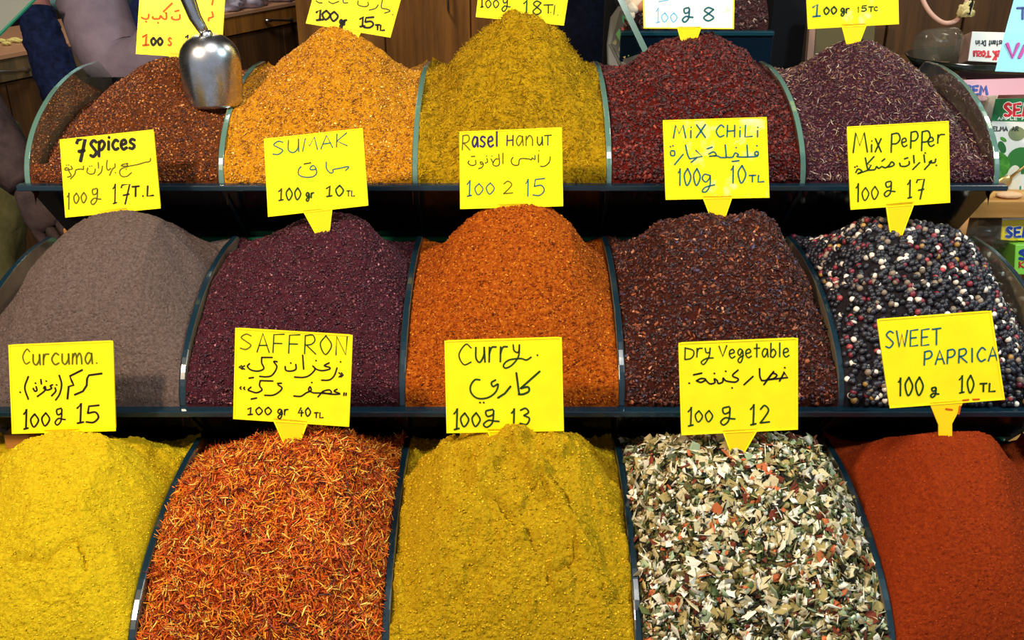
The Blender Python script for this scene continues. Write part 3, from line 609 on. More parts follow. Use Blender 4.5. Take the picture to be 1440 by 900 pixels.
price_sign([(954, 482), (1122, 475), (1122, 604), (958, 612)], 2, [(1016, 610), (1065, 607), (1046, 638), (1028, 639)], [
 ('green', T('D', 62, 118, 132, 202, 0, 9) + T('r', 145, 78, 190, 185, 0, 9) + K(('~', (208, 122), (215, 152), (238, 150), (243, 120)), ('~', (243, 120), (235, 180), (200, 235), (180, 220), (215, 195), (265, 190)), w=9) + T('v', 305, 60, 362, 180, 0, 9) + T('egetable', 375, 92, 800, 190, -.02, 9)),
 ('black', K(((125, 310), (185, 297)), ('~', (145, 352), (180, 335), (212, 342), (180, 362), (150, 354)), ('~', (210, 345), (240, 372), (275, 365), (272, 338), (292, 350), (300, 370), (330, 360), (335, 332), (355, 352), (420, 360), (440, 338), (400, 315), (440, 275)), ((270, 298),), ((350, 283),), ((395, 400),), ((545, 320), (480, 380)), ('~', (590, 265), (592, 320), (605, 350)), ('~', (605, 350), (640, 345), (680, 300), (712, 312), (690, 335), (640, 345)), ((640, 345), (790, 328), (760, 290)), ((690, 285), (620, 380)), ((760, 300), (730, 355)), ((765, 258),), ((93, 367),), w=11)),
 ('green', T('!', 78, 535, 130, 670, 0, 11) + T('00', 135, 562, 262, 642, -.02, 10) + T('@', 308, 530, 420, 662, 0, 11) + T('!', 515, 515, 572, 662, 0, 12) + T('2', 590, 525, 662, 650, 0, 11))],
 'yellow price sign reading Dry vegetable, 100g 12, over the vegetable flakes', (950, 465), 5, heap='veg')
t, p0, n = price_sign([(1233, 449), (1394, 437), (1413, 562), (1251, 574)], 2, [(1307, 571), (1356, 567), (1339, 613), (1320, 613)], [
 ('teal', T('SWEET', 75, 155, 465, 270, -.06, 10) + T('PAPRICA', 345, 295, 862, 392, -.065, 10)), ('green', T('100', 160, 478, 342, 608, -.02, 11) + T('@', 388, 545, 452, 618, 0, 11) + T('!0', 585, 462, 698, 588, 0, 10) + T('TL', 740, 520, 850, 578, 0, 11)), ('orange', K(((620, 640), (660, 636)), ((690, 634), (735, 632)), ((500, 700), (545, 706)), ((590, 735), (600, 680)), w=12))],
 'yellow price sign reading SWEET PAPRICA, 10 TL, over the red powder', (1230, 435), 5, dy=-.03, heap='paprika', neck=[(1320, 598), (1339, 596)])
# back-tier heaps, cut by the top of the photograph
price_sign([(199, -45), (319, -38), (311, 84), (191, 76)], 0, [(236, 77), (275, 80), (266, 100), (246, 100)], [
 ('orange', K(((515, 40), (400, 150), (440, 165)), ('~', (440, 165), (440, 235), (400, 235), (370, 200), (350, 235), (275, 235), (270, 210)), ((330, 285),), ('~', (610, 185), (610, 235), (560, 250), (510, 235), (515, 210)), ((550, 145), (600, 130)), ('~', (220, 180), (210, 230), (170, 240), (125, 220)), ((180, 270),), ('~', (1020, 150), (1030, 210), (980, 230), (975, 265)), ((1030, 0), (1020, 60)), w=20) + T('!', 120, 430, 232, 575, 0, 24) + T('s', 462, 420, 510, 575, 0, 20)), ('black', T('00', 245, 478, 395, 572, 0, 26) + T('1', 670, 440, 740, 560, 0, 18))],
 'yellow price sign with orange writing behind the metal scoop', (185, 0), 9, dy=.015)
price_sign([(456, -62), (575, -42), (549, 53), (430, 33)], 0, [(470, 41), (508, 47), (498, 66), (482, 64)], [
 ('black', T('!', 175, 140, 320, 292, 0, 30) + T('0', 285, 152, 408, 285, 0, 28) + T('0', 400, 168, 522, 305, 0, 28) + T('gr', 540, 240, 645, 362, 0, 28) + T('!', 812, 240, 920, 385, 0, 28) + T('5', 890, 248, 1040, 402, 0, 28) + T('T', 1060, 358, 1122, 432, 0, 26) + T('L', 1128, 365, 1195, 440, 0, 26)),
 ('green', K(('~', (1160, 0), (1145, 110), (1220, 130), (1270, 160), (1190, 190)), ('~', (810, 10), (810, 70), (900, 95), (955, 75), (950, 30)), ('~', (1100, 70), (1060, 120), (970, 145)), ('~', (200, 10), (240, 40), (290, 40)), ('~', (380, 20), (440, 50), (530, 20)), ('~', (590, 0), (600, 40), (660, 40)), ((1305, 210),), w=14))],
 'yellow price sign reading 100gr 15 TL, tilted over the golden ochre heap', (425, 0), 10.286)
price_sign([(680, -72), (808, -62), (793, 36), (669, 24)], 0, [(705, 27), (745, 31), (738, 48), (714, 46)], [
 ('green', T('!', 100, -45, 155, 105, 0, 20) + T('00', 180, -5, 378, 112, 0, 17) + T('@', 410, -40, 545, 165, 0, 18) + T('1', 715, 0, 820, 205, 0, 22) + T('8', 858, 15, 998, 212, 0, 20) + T('T', 1025, 68, 1160, 192, 0, 18) + K(((1123, 178),), ((1185, 75), (1170, 210)), ((1222, 215),), w=14))],
 'yellow price sign reading 100g 18 T.L. behind the shredded root heap', (665, 0), 10.286)
price_sign([(903, -62), (1034, -64), (1032, 41), (905, 40)], 0, [(952, 41), (986, 41), (980, 56), (957, 56)], [
 ('cyan', T('!', 215, 110, 295, 330, 0, 16) + T('00', 305, 185, 540, 318, 0, 18) + K(((270, 22), (410, 0)), w=16)), ('teal', T('@', 600, 105, 772, 320, 0, 24) + T('8', 908, 110, 1078, 302, 0, 24))],
 'bleached white price sign with yellow rim reading 100g 8', (900, 0), 10.286, fade=2, heap='chili')
price_sign([(1131, -62), (1262, -70), (1264, 34), (1136, 41)], 0, [(1183, 38), (1219, 36), (1209, 60), (1190, 62)], [
 ('teal', T('!', 100, 62, 262, 240, 0, 24)), ('green', T('00', 290, 108, 480, 212, -.08, 22) + T('gr', 535, 75, 662, 190, 0, 20) + T('1', 775, 95, 805, 180, 0, 10) + T('5', 835, 82, 912, 162, 0, 16) + T('T', 940, 98, 1012, 168, 0, 16) + T('c', 1018, 65, 1072, 155, 0, 14))],
 'faded yellow price sign reading 100gr 15 TL over the purplish brown heap', (1130, 0), 10.286, fade=1, heap='mixpep')

# ------------------------------------------------------------ metal scoop
METAL = nodes('worn_aluminium'); m, nt, b = METAL; nz = noise(nt, coords(nt), 60, 5, .7)
nt.links.new(ramp(nt, nz, [(.3, (.42, .43, .45)), (.7, (.68, .70, .73))]), b.inputs['Base Color']); nt.links.new(ramp(nt, nz, [(.3, (.34, .34, .34)), (.7, (.22, .22, .22))]), b.inputs['Roughness']); setp(b, metal=1.0); METAL = m
HP = S['seven']; dsc = (HP.hit(302, 140) or 1.6)
top = P(290, 46, dsc-.050); bot = P(303, 147, dsc-.004); ax = norm(bot-top); Ls = np.linalg.norm(bot-top)
vw = norm(P(300, 95, 1.) - np.array((0, 0, CAMZ))); sd = norm(np.cross(ax, -vw)); out_ = norm(np.cross(sd, ax))
if np.dot(out_, vw) > 0: out_ = -out_
t = thing('metal_scoop', tuple(bot), 'dented aluminium scoop stuck bowl-down in the seven-spice heap', 'scoop')
V = []; NS, NK = 22, 25
for i in range(NS):
    s_ = i/(NS-1); hw = .0465*(1-(1-min(s_/.42, 1))**2.3)**.5 if s_ < .42 else .0465*(1-.10*((s_-.42)/.58)**2)
    hw = max(hw, .0045); dep = hw*.80
    for k in range(NK):
        a = PI*(-.06 + 1.12*k/(NK-1)); V.append(top + ax*Ls*s_ + sd*hw*math.cos(a) + out_*(dep*math.sin(a)) )
Fc = [(i*NK+k, i*NK+k+1, (i+1)*NK+k+1, (i+1)*NK+k) for i in range(NS-1) for k in range(NK-1)]
o = mk('bowl', V, Fc, METAL, t, smooth=True); so = o.modifiers.new('thick', 'SOLIDIFY'); so.thickness = .0012
q = MB(); h0 = top + ax*.004 + out_*.006; h1 = P(274, 24, dsc-.066); h2 = P(262, -8, dsc-.085); h3 = P(251, -42, dsc-.10)
q.tube([h0, (h0+h1)/2, h1, h2, h3, h3+norm(h3-h2)*.006], [.0065, .0085, .0098, .0118, .0135, .009], n=18); o = q.make('handle', METAL, t, smooth=True)
q = MB(); q.tube([h0+ax*.010+out_*.004, h0-ax*.004, h0-ax*.009], [.010, .0095, .007], n=16); q.make('socket', METAL, t, smooth=True)

# ------------------------------------------------------------ room
DW = wood('dark_oak_laminate', srgb(46, 30, 18), srgb(96, 64, 34), sc_=(1, 1, .07)); LW = wood('warm_oak_laminate', srgb(98, 60, 22), srgb(168, 112, 48), sc_=(1, 1, .07))
GW = wood('grey_oak_laminate', srgb(58, 50, 36), srgb(118, 98, 66), sc_=(1, 1, .07)); SHW = wood('shelf_pine', srgb(160, 100, 40), srgb(226, 170, 96), sc_=(.09, 1, 1))
PLASTER = plain('dim_plaster', srgb(70, 60, 50), rough=.9); FLOORM = wood('stone_floor', srgb(50, 46, 42), srgb(80, 74, 66))
def struct(name, a, b_, mat):
    q = MB(); q.box(a, b_); o = q.make(name, mat); o['kind'] = 'structure'; return o
struct('floor', (-4.2, -1.2, -.05), (4.2, 9.1, 0), FLOORM); struct('wall_back', (-4.2, 9, 0), (4.2, 9.1, 3.7), PLASTER)
struct('wall_left', (-4.2, -1.2, 0), (-4.1, 9, 3.7), PLASTER); struct('wall_right', (4.1, -1.2, 0), (4.2, 9, 3.7), PLASTER); struct('ceiling', (-4.2, -1.2, 3.7), (4.2, 9.1, 3.8), PLASTER)

# long counter running away behind the stall
A0 = P(0, 77, 4.14); u = norm((.475, .88, 0)); nf = norm((.88, -.475, 0)); ZT = A0[2]
def onc(px, py): return onplane(px, py, A0, nf)
def cs(px, py=60): return np.dot(onc(px, py)-A0, u)
CT = thing('counter', (A0[0], A0[1], 0), 'long oak laminate counter with drawers running away behind the stall', 'counter')
def cbox(s0, s1, z0, z1, d0, d1, mat, name, parent=CT):
    q = MB(); a = A0+u*s0; 
    q.prism([np.array((*(a+nf*d0)[:2], z0)), np.array((*(a+u*(s1-s0)+nf*d0)[:2], z0)), np.array((*(a+u*(s1-s0)+nf*d1)[:2], z0)), np.array((*(a+nf*d1)[:2], z0))], (0, 0, z1-z0))
    return bevel(q.make(name, mat, parent), .002)
S0, S1 = -2.2, 3.5
cbox(S0, S1, .02, ZT-.02, -.62, -.03, DW, 'carcass'); cbox(S0, S1, ZT-.02, ZT, -.62, .005, plain('counter_edge', srgb(176, 132, 100), rough=.4), 'worktop')
zb = onc(320, 51)[2]; bs = [S0, cs(0)-.55, cs(150), cs(318), cs(470, 10), cs(560, 0), S1]
STEEL = plain('brushed_handle', (.5, .5, .52), metal=1., rough=.3)
for i in range(len(bs)-1):
    a, b_ = bs[i]+.004, bs[i+1]-.004
    if b_-a < .1: continue
    dr = cbox(a, b_, zb, ZT-.022, -.03, 0, LW if i >= 3 else GW, 'drawer')
    dl = cbox(a, (a+b_)/2-.003, .08, zb-.008, -.03, -.008, DW, 'door'); cbox((a+b_)/2+.003, b_, .08, zb-.008, -.03, -.008, LW if i >= 4 else DW, 'door')
    c = A0+u*(a+b_)/2; c[2] = (zb+ZT-.022)/2
    if i == 3: c = onc(391, 28)
    pts = [c + u*(-.105+.21*k/12) + nf*(.012+.018*math.sin(PI*k/12)) + np.array((0, 0, .010*math.cos(PI*k/12))) for k in range(13)]
    q = MB(); q.tube([pts[0]-nf*.014]+pts+[pts[-1]-nf*.014], [.010]*3+[.006]*9+[.010]*3, n=8); q.make('handle', STEEL, dr, True)
# tall oak cupboard beyond, in line with the counter
p1 = P(455, 0, 5.0)
T2 = thing('cupboard', (0.1, 5.0, 0), 'tall warm oak cupboard with plain doors behind the golden heaps', 'cupboard')
xs_ = [-1.05, -.62, -.20, .40]
q = MB(); q.box((-1.05, 5.02, 0), (.42, 5.5, 2.2)); q.make('carcass', LW, T2)
for i in range(3):
    q = MB(); q.box((xs_[i]+.004, 5.0, .06), (xs_[i+1]-.004, 5.02, 2.18)); dr = bevel(q.make('door', LW, T2), .002)
    hx = xs_[i+1]-.05 if i != 1 else P(634, 10, 4.6)[0]*5.0/4.6*1.0
    q = MB(); hz = P(634, 2, 4.7)[2]
    q.tube([(hx, 4.996, hz-.06), (hx, 4.972, hz-.05), (hx, 4.968, hz), (hx, 4.972, hz+.05), (hx, 4.996, hz+.06)], .006, n=8); q.make('handle', STEEL, dr, True)
# dark cabinet at right, behind the packets
T3 = thing('cabinet', (1.2, 2.9, 0), 'dark brown grooved wooden cabinet behind the packets at right', 'cabinet')
q = MB(); q.box((.80, 2.75, 0), (2.6, 3.2, 2.6)); q.make('carcass', plain('carcass_brown', srgb(40, 26, 16), rough=.8), T3)  # carcass behind the boards, one even dark brown of its own
for i in range(9):
    q = MB(); x = .80+.2*i; q.box((x+.003, 2.735, .02), (x+.197, 2.75, 2.6)); bevel(q.make('board', DW, T3), .003)

# crumpled bags on the counter
def blob(c, r, seed, name, mat, label=None, cat=None, group=None, parent=None, amp=.35, flat=.6):
    V, Fc = ico(3); r = np.array(r); n_ = fbm(V[:, 0]*2.2+seed*7+9, V[:, 1]*2.2+V[:, 2]*1.7+seed*3+9, 4, .6); V = V*(1+amp*n_[:, None]); V = V*r
    V[:, 2] = np.maximum(V[:, 2], -r[2]*flat)
    o = mk(name, V+np.array(c), Fc, mat, parent, True)
    if label: meta(o, label, cat, group)
    return o
BAG = plain('pale_lilac_bag', srgb(214, 204, 222), rough=.4, spec=.5, trans=.15)
for k, (px, py) in enumerate([(332, 6), (368, -2), (412, -16)]):
    c = onc(px, py) - nf*.13; c[2] = ZT+.045
    blob(c, (.14, .12, .075), k, 'plastic_bag', BAG, ['crumpled pale plastic bag on the counter beside the yellow sign', 'crumpled pale lilac bag on the counter above the drawer handle', 'pale plastic bag at the far right of the drawer top'][k], 'bag', 'pale bags on the counter')
CR = plain('dried_crumb', srgb(214, 200, 120), rough=.8)
for k, (px, py) in enumerate([(2, 60), (10, 64), (16, 60), (21, 58), (26, 60)]):
    r_ = ray(px, py); d_ = (ZT-CAMZ)/r_[2]; c = np.array((0, 0, CAMZ))+r_*d_ + np.array((0, 0, .008)); blob(c, (.022, .012, .009), k+20, 'crumb', CR, 'pale dried crumb lying on the counter top at far left', 'crumb', 'crumbs on the counter')
# tilted glass sheet, top left
t = thing('glass_sheet', tuple(P(0, 40, 1.9)), 'corner of a pale dusty glass sheet at the top left', 'glass')
q = MB(); pl = [P(-60, -60, 1.9), P(56, -8, 1.9), P(-4, 52, 1.9), P(-60, 90, 1.9)]; q.prism(pl, norm(P(0, 0, 1)-P(0, 0, 2))*-.006); q.make('pane', plain('frosted_dusty_pane', srgb(150, 152, 142), rough=.35, spec=.5, trans=.35), t)
q = MB(); q.tube([pl[1], pl[2], pl[3]], .0032, n=6); q.make('edge', M['edge_green'], t)

# ------------------------------------------------------------ people
def cloth(name, c1, c2, s=30):
    m, nt, b = nodes(name); nz = noise(nt, coords(nt), s, 6, .65); nt.links.new(ramp(nt, nz, [(.35, c1), (.65, c2)]), b.inputs['Base Color']); setp(b, rough=.85, spec=.15); bump(nt, b, nz, .6, .006); return m
SKIN = cloth('skin_cool', srgb(100, 88, 102), srgb(120, 106, 118), 12); SKIN2 = cloth('skin_dark', srgb(46, 36, 38), srgb(72, 58, 58), 25); SKIN3 = cloth('skin_pink', srgb(150, 96, 92), srgb(190, 132, 124), 30)
DENIM = cloth('dark_denim', srgb(14, 20, 46), srgb(30, 42, 84), 60); DENIM2 = cloth('navy_trousers', srgb(6, 8, 20), srgb(14, 20, 42), 50); KHAKI = cloth('khaki_cloth', srgb(74, 72, 44), srgb(104, 100, 66), 20); SHIRT = cloth('light_blue_jersey', srgb(130, 190, 205), srgb(160, 214, 226), 30)
def limb(pts, rad, name, mat, parent, n=28, wr=.0, sub=8):
    P_ = smooth_pts(pts, sub); rr = np.interp(np.linspace(0, len(rad)-1, len(P_)), range(len(rad)), rad)
    q = MB(); q.tube(P_, list(rr), n=n); V = np.array(q.v)
    if wr: 
        L = V.shape[0]; k = np.arange(L); a = (k % n)/n*2*PI; s_ = (k//n)*1.
        ctr = np.array([P_[min(int(i//n), len(P_)-1)] for i in k]); V = V + (V-ctr)*(wr*fbm(s_*.55+3*np.cos(a)+9, 3*np.sin(a)+s_*.15+9, 3))[:, None]
    return mk(name, V, q.f, mat, parent, True)
def hand(wrist, d, side_, up_, mat, parent, sc_=1., curl=.5):
    """palm with five fingers; d points along the hand"""
    d = norm(d); side_ = norm(side_-d*np.dot(side_, d)); up_ = np.cross(d, side_)
    q = MB(); w0 = np.array(wrist)
    secs = [(0, .026, .020), (.03, .036, .018), (.06, .042, .016), (.085, .040, .013), (.095, .030, .008)]
    V = []; n = 16
    for s_, a, b_ in secs:
        for k in range(n): th = 2*PI*k/n; V.append(w0 + d*s_*sc_ + side_*a*math.cos(th)*sc_ + up_*b_*math.sin(th)*sc_)
    Fc = [(i*n+k, i*n+(k+1) % n, (i+1)*n+(k+1) % n, (i+1)*n+k) for i in range(len(secs)-1) for k in range(n)] + [tuple(range(n))[::-1], tuple(range((len(secs)-1)*n, len(secs)*n))]
    q.add(V, Fc)
    for k, (off, L) in enumerate([(-.031, .060), (-.010, .072), (.011, .076), (.031, .068)]):
        p = w0 + (d*.082 + side_*off)*sc_; pts = [p]; dd = d.copy()
        for j in range(3): dd = norm(dd - up_*curl*(.5+.3*j)); p = p + dd*L*[.45, .30, .25][j]*sc_; pts.append(p)
        q.tube(pts, [.0095*sc_, .0088*sc_, .008*sc_, .0062*sc_], n=10)
    p = w0 + (d*.025 + side_*.030)*sc_; q.tube([p, p+(d*.025+side_*.022)*sc_, p+(d*.05+side_*.028-up_*.012)*sc_, p+(d*.07+side_*.024-up_*.02)*sc_], [.013*sc_, .0115*sc_, .0105*sc_, .008*sc_], n=10)
    return q.make('hand', mat, parent, True)
# seller with a bare arm
pr = thing('person', tuple(P(120, -60, 2.05)), 'person whose bare bent arm under a light blue sleeve shows behind the seven-spice heap', 'person')
limb([P(112, -120, 2.05), P(118, -40, 2.05), P(132, 10, 2.05), P(150, 60, 2.02), P(178, 95, 2.0), P(214, 84, 1.96), P(240, 40, 1.94), P(262, -20, 1.92), P(272, -60, 1.90)], [.078, .074, .068, .066, .062, .056, .050, .040, .030], 'arm', SKIN, pr)
hand(P(272, -58, 1.90), P(286, -140, 1.86)-P(272, -58, 1.90), np.array((1., 0, 0)), None, SKIN, pr, 1., .5)
limb([P(100, -260, 2.05), P(110, -150, 2.05), P(118, -70, 2.05), P(128, -14, 2.05), P(131, 0, 2.05)], [.11, .095, .086, .083, .082], 'sleeve', SHIRT, pr, wr=.06)
limb([P(40, -620, 2.25), P(45, -400, 2.25), P(50, -250, 2.25), P(52, -130, 2.28)], [.10, .19, .18, .16], 'torso', SHIRT, pr, wr=.06)
# person in a denim sleeve
pd = thing('person', tuple(P(60, 60, 2.4)), 'person whose dark denim sleeve with a folded cuff hangs behind the bare arm', 'person')
limb([P(46, -50, 2.4), P(48, -10, 2.4), P(52, 24, 2.4)], [.045, .036, .033], 'wrist', SKIN3, pd)
limb([P(52, 18, 2.4), P(60, 50, 2.4), P(76, 95, 2.42), P(96, 140, 2.45), P(118, 190, 2.5), P(125, 250, 2.5)], [.040, .045, .050, .056, .060, .060], 'sleeve', DENIM, pd, wr=.18)
limb([P(50, 16, 2.4), P(51.5, 22, 2.4), P(53, 29, 2.4)], [.0425, .0445, .0435], 'cuff', DENIM, pd, wr=.05)
limb([P(185, -60, 2.9), P(188, 20, 2.9), P(196, 90, 2.9), P(210, 190, 2.9)], [.10, .10, .09, .08], 'trouser_leg', DENIM, pd, wr=.1)
# passer-by at far left
pk = thing('person', tuple(P(0, 420, 2.05)), 'person in khaki trousers, dark hairy forearm hanging left of the glass', 'person')
limb([P(-70, 120, 1.80), P(-30, 180, 1.80), P(10, 225, 1.80), P(38, 258, 1.80)], [.066, .062, .048, .034], 'forearm', SKIN2, pk)
hand(P(36, 256, 1.80), P(88, 335, 1.80)-P(36, 256, 1.80), P(60, 240, 1.8)-P(36, 262, 1.8), None, SKIN2, pk, 1., .12)
limb([P(-30, 180, 2.05), P(-20, 260, 2.05), P(-18, 340, 2.05), P(-24, 430, 2.05), P(-40, 600, 2.05)], [.085, .080, .070, .066, .06], 'trouser_leg', KHAKI, pk, wr=.12)
# person in navy trousers behind the root heap
pn = thing('person', (P(840, 60, 3.3)[0], 3.3, 0), 'person in dark navy trousers standing beside the keypad', 'person')
for xx in (824, 868):
    p = P(xx, -60, 3.3); limb([p+(0, 0, .25), p, p-(0, 0, .35), np.array((p[0], p[1], .45)), np.array((p[0], p[1], .02))], [.105, .10, .088, .07, .06], 'trouser_leg', DENIM2, pn, wr=.12)
p = P(846, -60, 3.3)+(0, 0, .3); limb([p, p+(0, 0, .25), p+(0, 0, .5)], [.16, .17, .19], 'torso', DENIM2, pn, wr=.05)

# ------------------------------------------------------------ rear display and scale, top centre right
TIER.append((2.30, P(900, 46, 2.236)[2])); yf3, zf3 = TIER[3]
t = thing('rear_display', (.44, 2.4, zf3-.2), 'dark blue glass display behind the chili heap', 'display')
x0_, x1_ = P(872, 46, 2.236)[0], P(1086, 46, 2.236)[0]
NAVY = plain('navy_glass', srgb(10, 26, 42), rough=.2, spec=.5)
q = MB(); q.box((x0_, 2.285, zf3-.22), (x1_, 2.298, zf3)); bevel(q.make('front_panel', NAVY, t), .002)
q = MB(); q.box((x0_, 2.278, zf3-.004), (x1_, 2.30, zf3+.006)); bevel(q.make('front_rail', plain('teal_rail', srgb(20, 60, 74), rough=.15, spec=.8), t), .002)
q = MB(); q.box((x0_, 2.70, zf3-.2), (x1_, 2.72, zf3+.2)); q.make('back_panel', M['black'], t)
tb = MB(); tb.box((x0_+.02, 2.32, 0), (x1_-.02, 2.7, zf3-.22)); tb.make('base_box', M['black'], t)
h = Heap(3, 3.4, [(800, -60), (1300, -60)], seed=20); h.x0 = x0_+.01; h.x1 = x1_-.01
h.base('spice_heap', powder('rear_spice_bed', [(.3, srgb(28, 14, 16)), (.6, srgb(70, 40, 40))]), 60, 50, 0, 'heap of dark spice flakes behind the bleached sign')
scatter(h, 4000, CHIP, (.0046, .003, .003, .3), [(70, 34, 34), (44, 22, 26), (120, 90, 84), (150, 130, 120)], [5, 5, 1, .6], name='flakes', tilt=.7)
q = MB(); a, b_ = P(862, -14, 2.1), P(908, 82, 2.1); q.prism([a, a+(.014, 0, 0), b_+(.014, 0, 0), b_], (0, .3, 0)); o = q.make('glass_partition', M['edge_light']); meta(o, 'slanted pale green edged glass partition beside the keypad', 'glass')
LOK = plain('pale_candy', srgb(232, 208, 180), rough=.8); LOK2 = plain('pink_candy', srgb(190, 120, 92), rough=.8)
for k, (px, py, r_) in enumerate([(880, 2, .012), (888, 12, .012), (896, 2, .013), (887, 22, .009), (901, 8, .010), (893, -10, .013), (881, -12, .013)]):
    c = P(px, py, 2.16); V, Fc = ico(2); V = V*(1+.35*fbm(V[:, 0]*1.8+k*5+9, V[:, 1]*1.8+V[:, 2]+9, 2)[:, None])*r_*1.15
    o = mk('dried_root', V+c, Fc, LOK if k not in (4, 5) else LOK2, None, True); meta(o, 'pale lumpy dried root piece behind the glass edge', 'dried root', 'dried root pieces behind the glass')
# keypad of the scale
pc = P(878, 48, 2.25); nk = norm(np.array((-.15, -.9, .45)))
def kp(px, py): return onplane(px, py, pc, nk)
t = thing('scale_keypad', tuple(P(870, 95, 2.28)), 'grey weighing scale keypad with green keys standing on edge', 'scale')
GREYP = plain('grey_plastic', srgb(92, 92, 84), rough=.45); GREYD = plain('dark_plastic', srgb(52, 50, 44), rough=.5)
q = MB(); q.prism([kp(872, 4), kp(884, 4), kp(908, 66), kp(900, 100), kp(874, 100), kp(854, 92), kp(853, 62), kp(858, 24)], -nk*.04); bevel(q.make('housing', GREYP, t), .004)
q = MB(); q.prism([kp(874, 8), kp(882, 9), kp(904, 62), kp(896, 84), kp(880, 90), kp(859, 62)], nk*.002); q.make('face_plate', GREYD, t)
for nm, ps, c in [('key', [(875, 20), (879, 19), (887, 34), (883, 41), (875, 31)], (10, 130, 78)), ('key', [(888, 36), (897, 52), (893, 58), (884, 43)], (10, 128, 76)), ('key', [(871, 41), (876, 49), (872, 59), (866, 49)], (70, 150, 70)), ('key', [(877, 50), (889, 66), (884, 81), (873, 61)], (66, 156, 76)), ('key', [(874, 39), (878, 40), (877, 44), (874, 43)], (180, 60, 40)), ('key', [(865, 56), (868, 60), (866, 65), (861, 62)], (110, 104, 30)), ('key', [(888, 57), (892, 60), (890, 65), (886, 62)], (130, 140, 30)), ('key', [(871, 67), (874, 70), (873, 74), (870, 71)], (150, 130, 30)), ('key', [(876, 76), (880, 80), (879, 84), (876, 81)], (190, 150, 30))]:
    q = MB(); q.prism([kp(*p)+nk*.002 for p in ps], nk*.0025); q.make('key', plain('key_colour', srgb(*c), rough=.4), t)
q = MB(); q.tube([kp(858, 62), kp(868, 82), kp(876, 100)], .004, n=8); q.make('frame_bar', GREYP, t)
# black post and olive board
q = MB(); a = P(1084, 40, 2.6); b_ = P(1132, 40, 2.6); q.box((a[0], a[1], 0), (b_[0], a[1]+.1, 2.4)); meta(q.make('black_post', M['black']), 'black square post between the chili heap and the olive board', 'post')
t = thing('board', (P(1160, 80, 2.55)[0], P(1160, 80, 2.55)[1], .9), 'olive board with a beige edge behind the faded sign', 'board')
b0 = P(1160, 80, 2.55); nb = norm((.0, -1, .1)); ob = lambda px, py: onplane(px, py, b0, nb)
q = MB(); q.prism([ob(1148, 20), ob(1232, 20), ob(1220, 170), ob(1138, 170)], -nb*.015); q.make('face', plain('olive_face', srgb(92, 82, 48), rough=.7), t)
q = MB(); q.prism([ob(1140, 20), ob(1150, 20), ob(1140, 170), ob(1128, 170)], -nb*.02+nb*.0); q.make('edge_strip', plain('beige_edge', srgb(168, 128, 108), rough=.6), t)

# ------------------------------------------------------------ packets and shelf, right
def panel_thing(name, quad, p0, n, thick, mat, label, cat, group=None, side=None):
    t = thing(name, tuple(onplane(*quad[3], p0, n)), label, cat, group); q = MB()
    q.prism([onplane(*c, p0, n) for c in quad], -n*thick, 0, 1); bevel(q.make('carton', [mat, side or mat], t), .0015); return t
def patch(poly, p0, n, lift, mat, parent, name='print'):
    q = MB(); q.prism([onplane(*c, p0, n)+n*.0002 for c in poly], n*lift); return q.make(name, mat, parent)
WHITEC = plain('white_carton', srgb(226, 222, 214), rough=.4, spec=.4); 
ys_ = 1.60; pz = Py(1400, 283, ys_)
t = thing('shelf', (1.05, ys_, pz[2]-.03), 'light pine shelf board under the green apple carton', 'shelf')
q = MB(); zt = pz[2]; zb_ = Py(1400, 307, ys_)[2]; xl = Py(1345, 290, ys_)[0]; q.box((xl, ys_, zb_), (1.6, ys_+.5, zt)); bevel(q.make('board', SHW, t), .002)
q = MB(); q.box((1.35, ys_+.02, 0), (1.6, ys_+.48, zb_)); q.make('support', DW, t)
# apple carton
n1 = norm((-.12, -.95, .22)); p0 = Py(1400, 283, ys_+.07); p0[2] = zt+.002; p0b = p0
t = panel_thing('tea_carton', [(1402, 134), (1490, 132), (1490, 286), (1371, 283)], p0, n1, .05, WHITEC, 'white apple drink carton with green band and printed green apples', 'carton')
patch([(1400, 139), (1488, 137), (1488, 172), (1393, 170)], p0, n1, .0004, plain('print_green', srgb(22, 112, 58), rough=.4), t)
patch([(1404, 133.6), (1488, 132.2), (1488, 137), (1402, 138.5)], p0, n1, .0004, plain('print_brown', srgb(120, 70, 60), rough=.4), t)
def circ(cx, cy, rx, ry, n=22, rot=0): return [(cx+rx*math.cos(2*PI*k/n)*math.cos(rot)-ry*math.sin(2*PI*k/n)*math.sin(rot), cy+rx*math.cos(2*PI*k/n)*math.sin(rot)+ry*math.sin(2*PI*k/n)*math.cos(rot)) for k in range(n)]
AG = cloth('print_apple', srgb(40, 110, 36), srgb(90, 158, 60), 60)
patch(circ(1437, 226, 21, 19), p0, n1, .0005, plain('print_apple_dark', srgb(44, 116, 44), rough=.4), t); patch(circ(1401, 232, 19, 19), p0, n1, .0008, AG, t)
patch(circ(1425, 250, 10, 18, rot=.2), p0, n1, .0010, plain('print_apple_cut', srgb(226, 220, 196), rough=.4), t); patch(circ(1409, 207, 5, 9, rot=-.4), p0, n1, .0006, plain('print_leaf', srgb(30, 100, 40), rough=.4), t)
patch(circ(1411, 196, 5, 2.5, rot=.6) , p0, n1, .0006, AG, t); patch(circ(1430, 188, 12, 10), p0, n1, .0004, plain('print_blossom', srgb(120, 128, 88), rough=.5), t)
INKS = {k: plain('print_ink_'+k, srgb(*c), rough=.5) for k, c in dict(red=(206, 24, 40), white=(240, 240, 236), dark=(40, 44, 50), blue=(20, 56, 150), pink=(178, 40, 140), navy=(24, 44, 120), green=(50, 140, 90)).items()}
def wr(strokes, p0, n, ink, parent, lift=.0012): return ribbons(strokes, (0, 0), 1, p0, n, lift, 'lettering', INKS[ink], parent)
wr(T('SEM', 1412, 146, 1452, 163, 0, 5.5), p0, n1, 'white', t, .0008); wr(T('SEM', 1412, 146, 1452, 163, 0, 3.6), p0, n1, 'red', t, .0012)
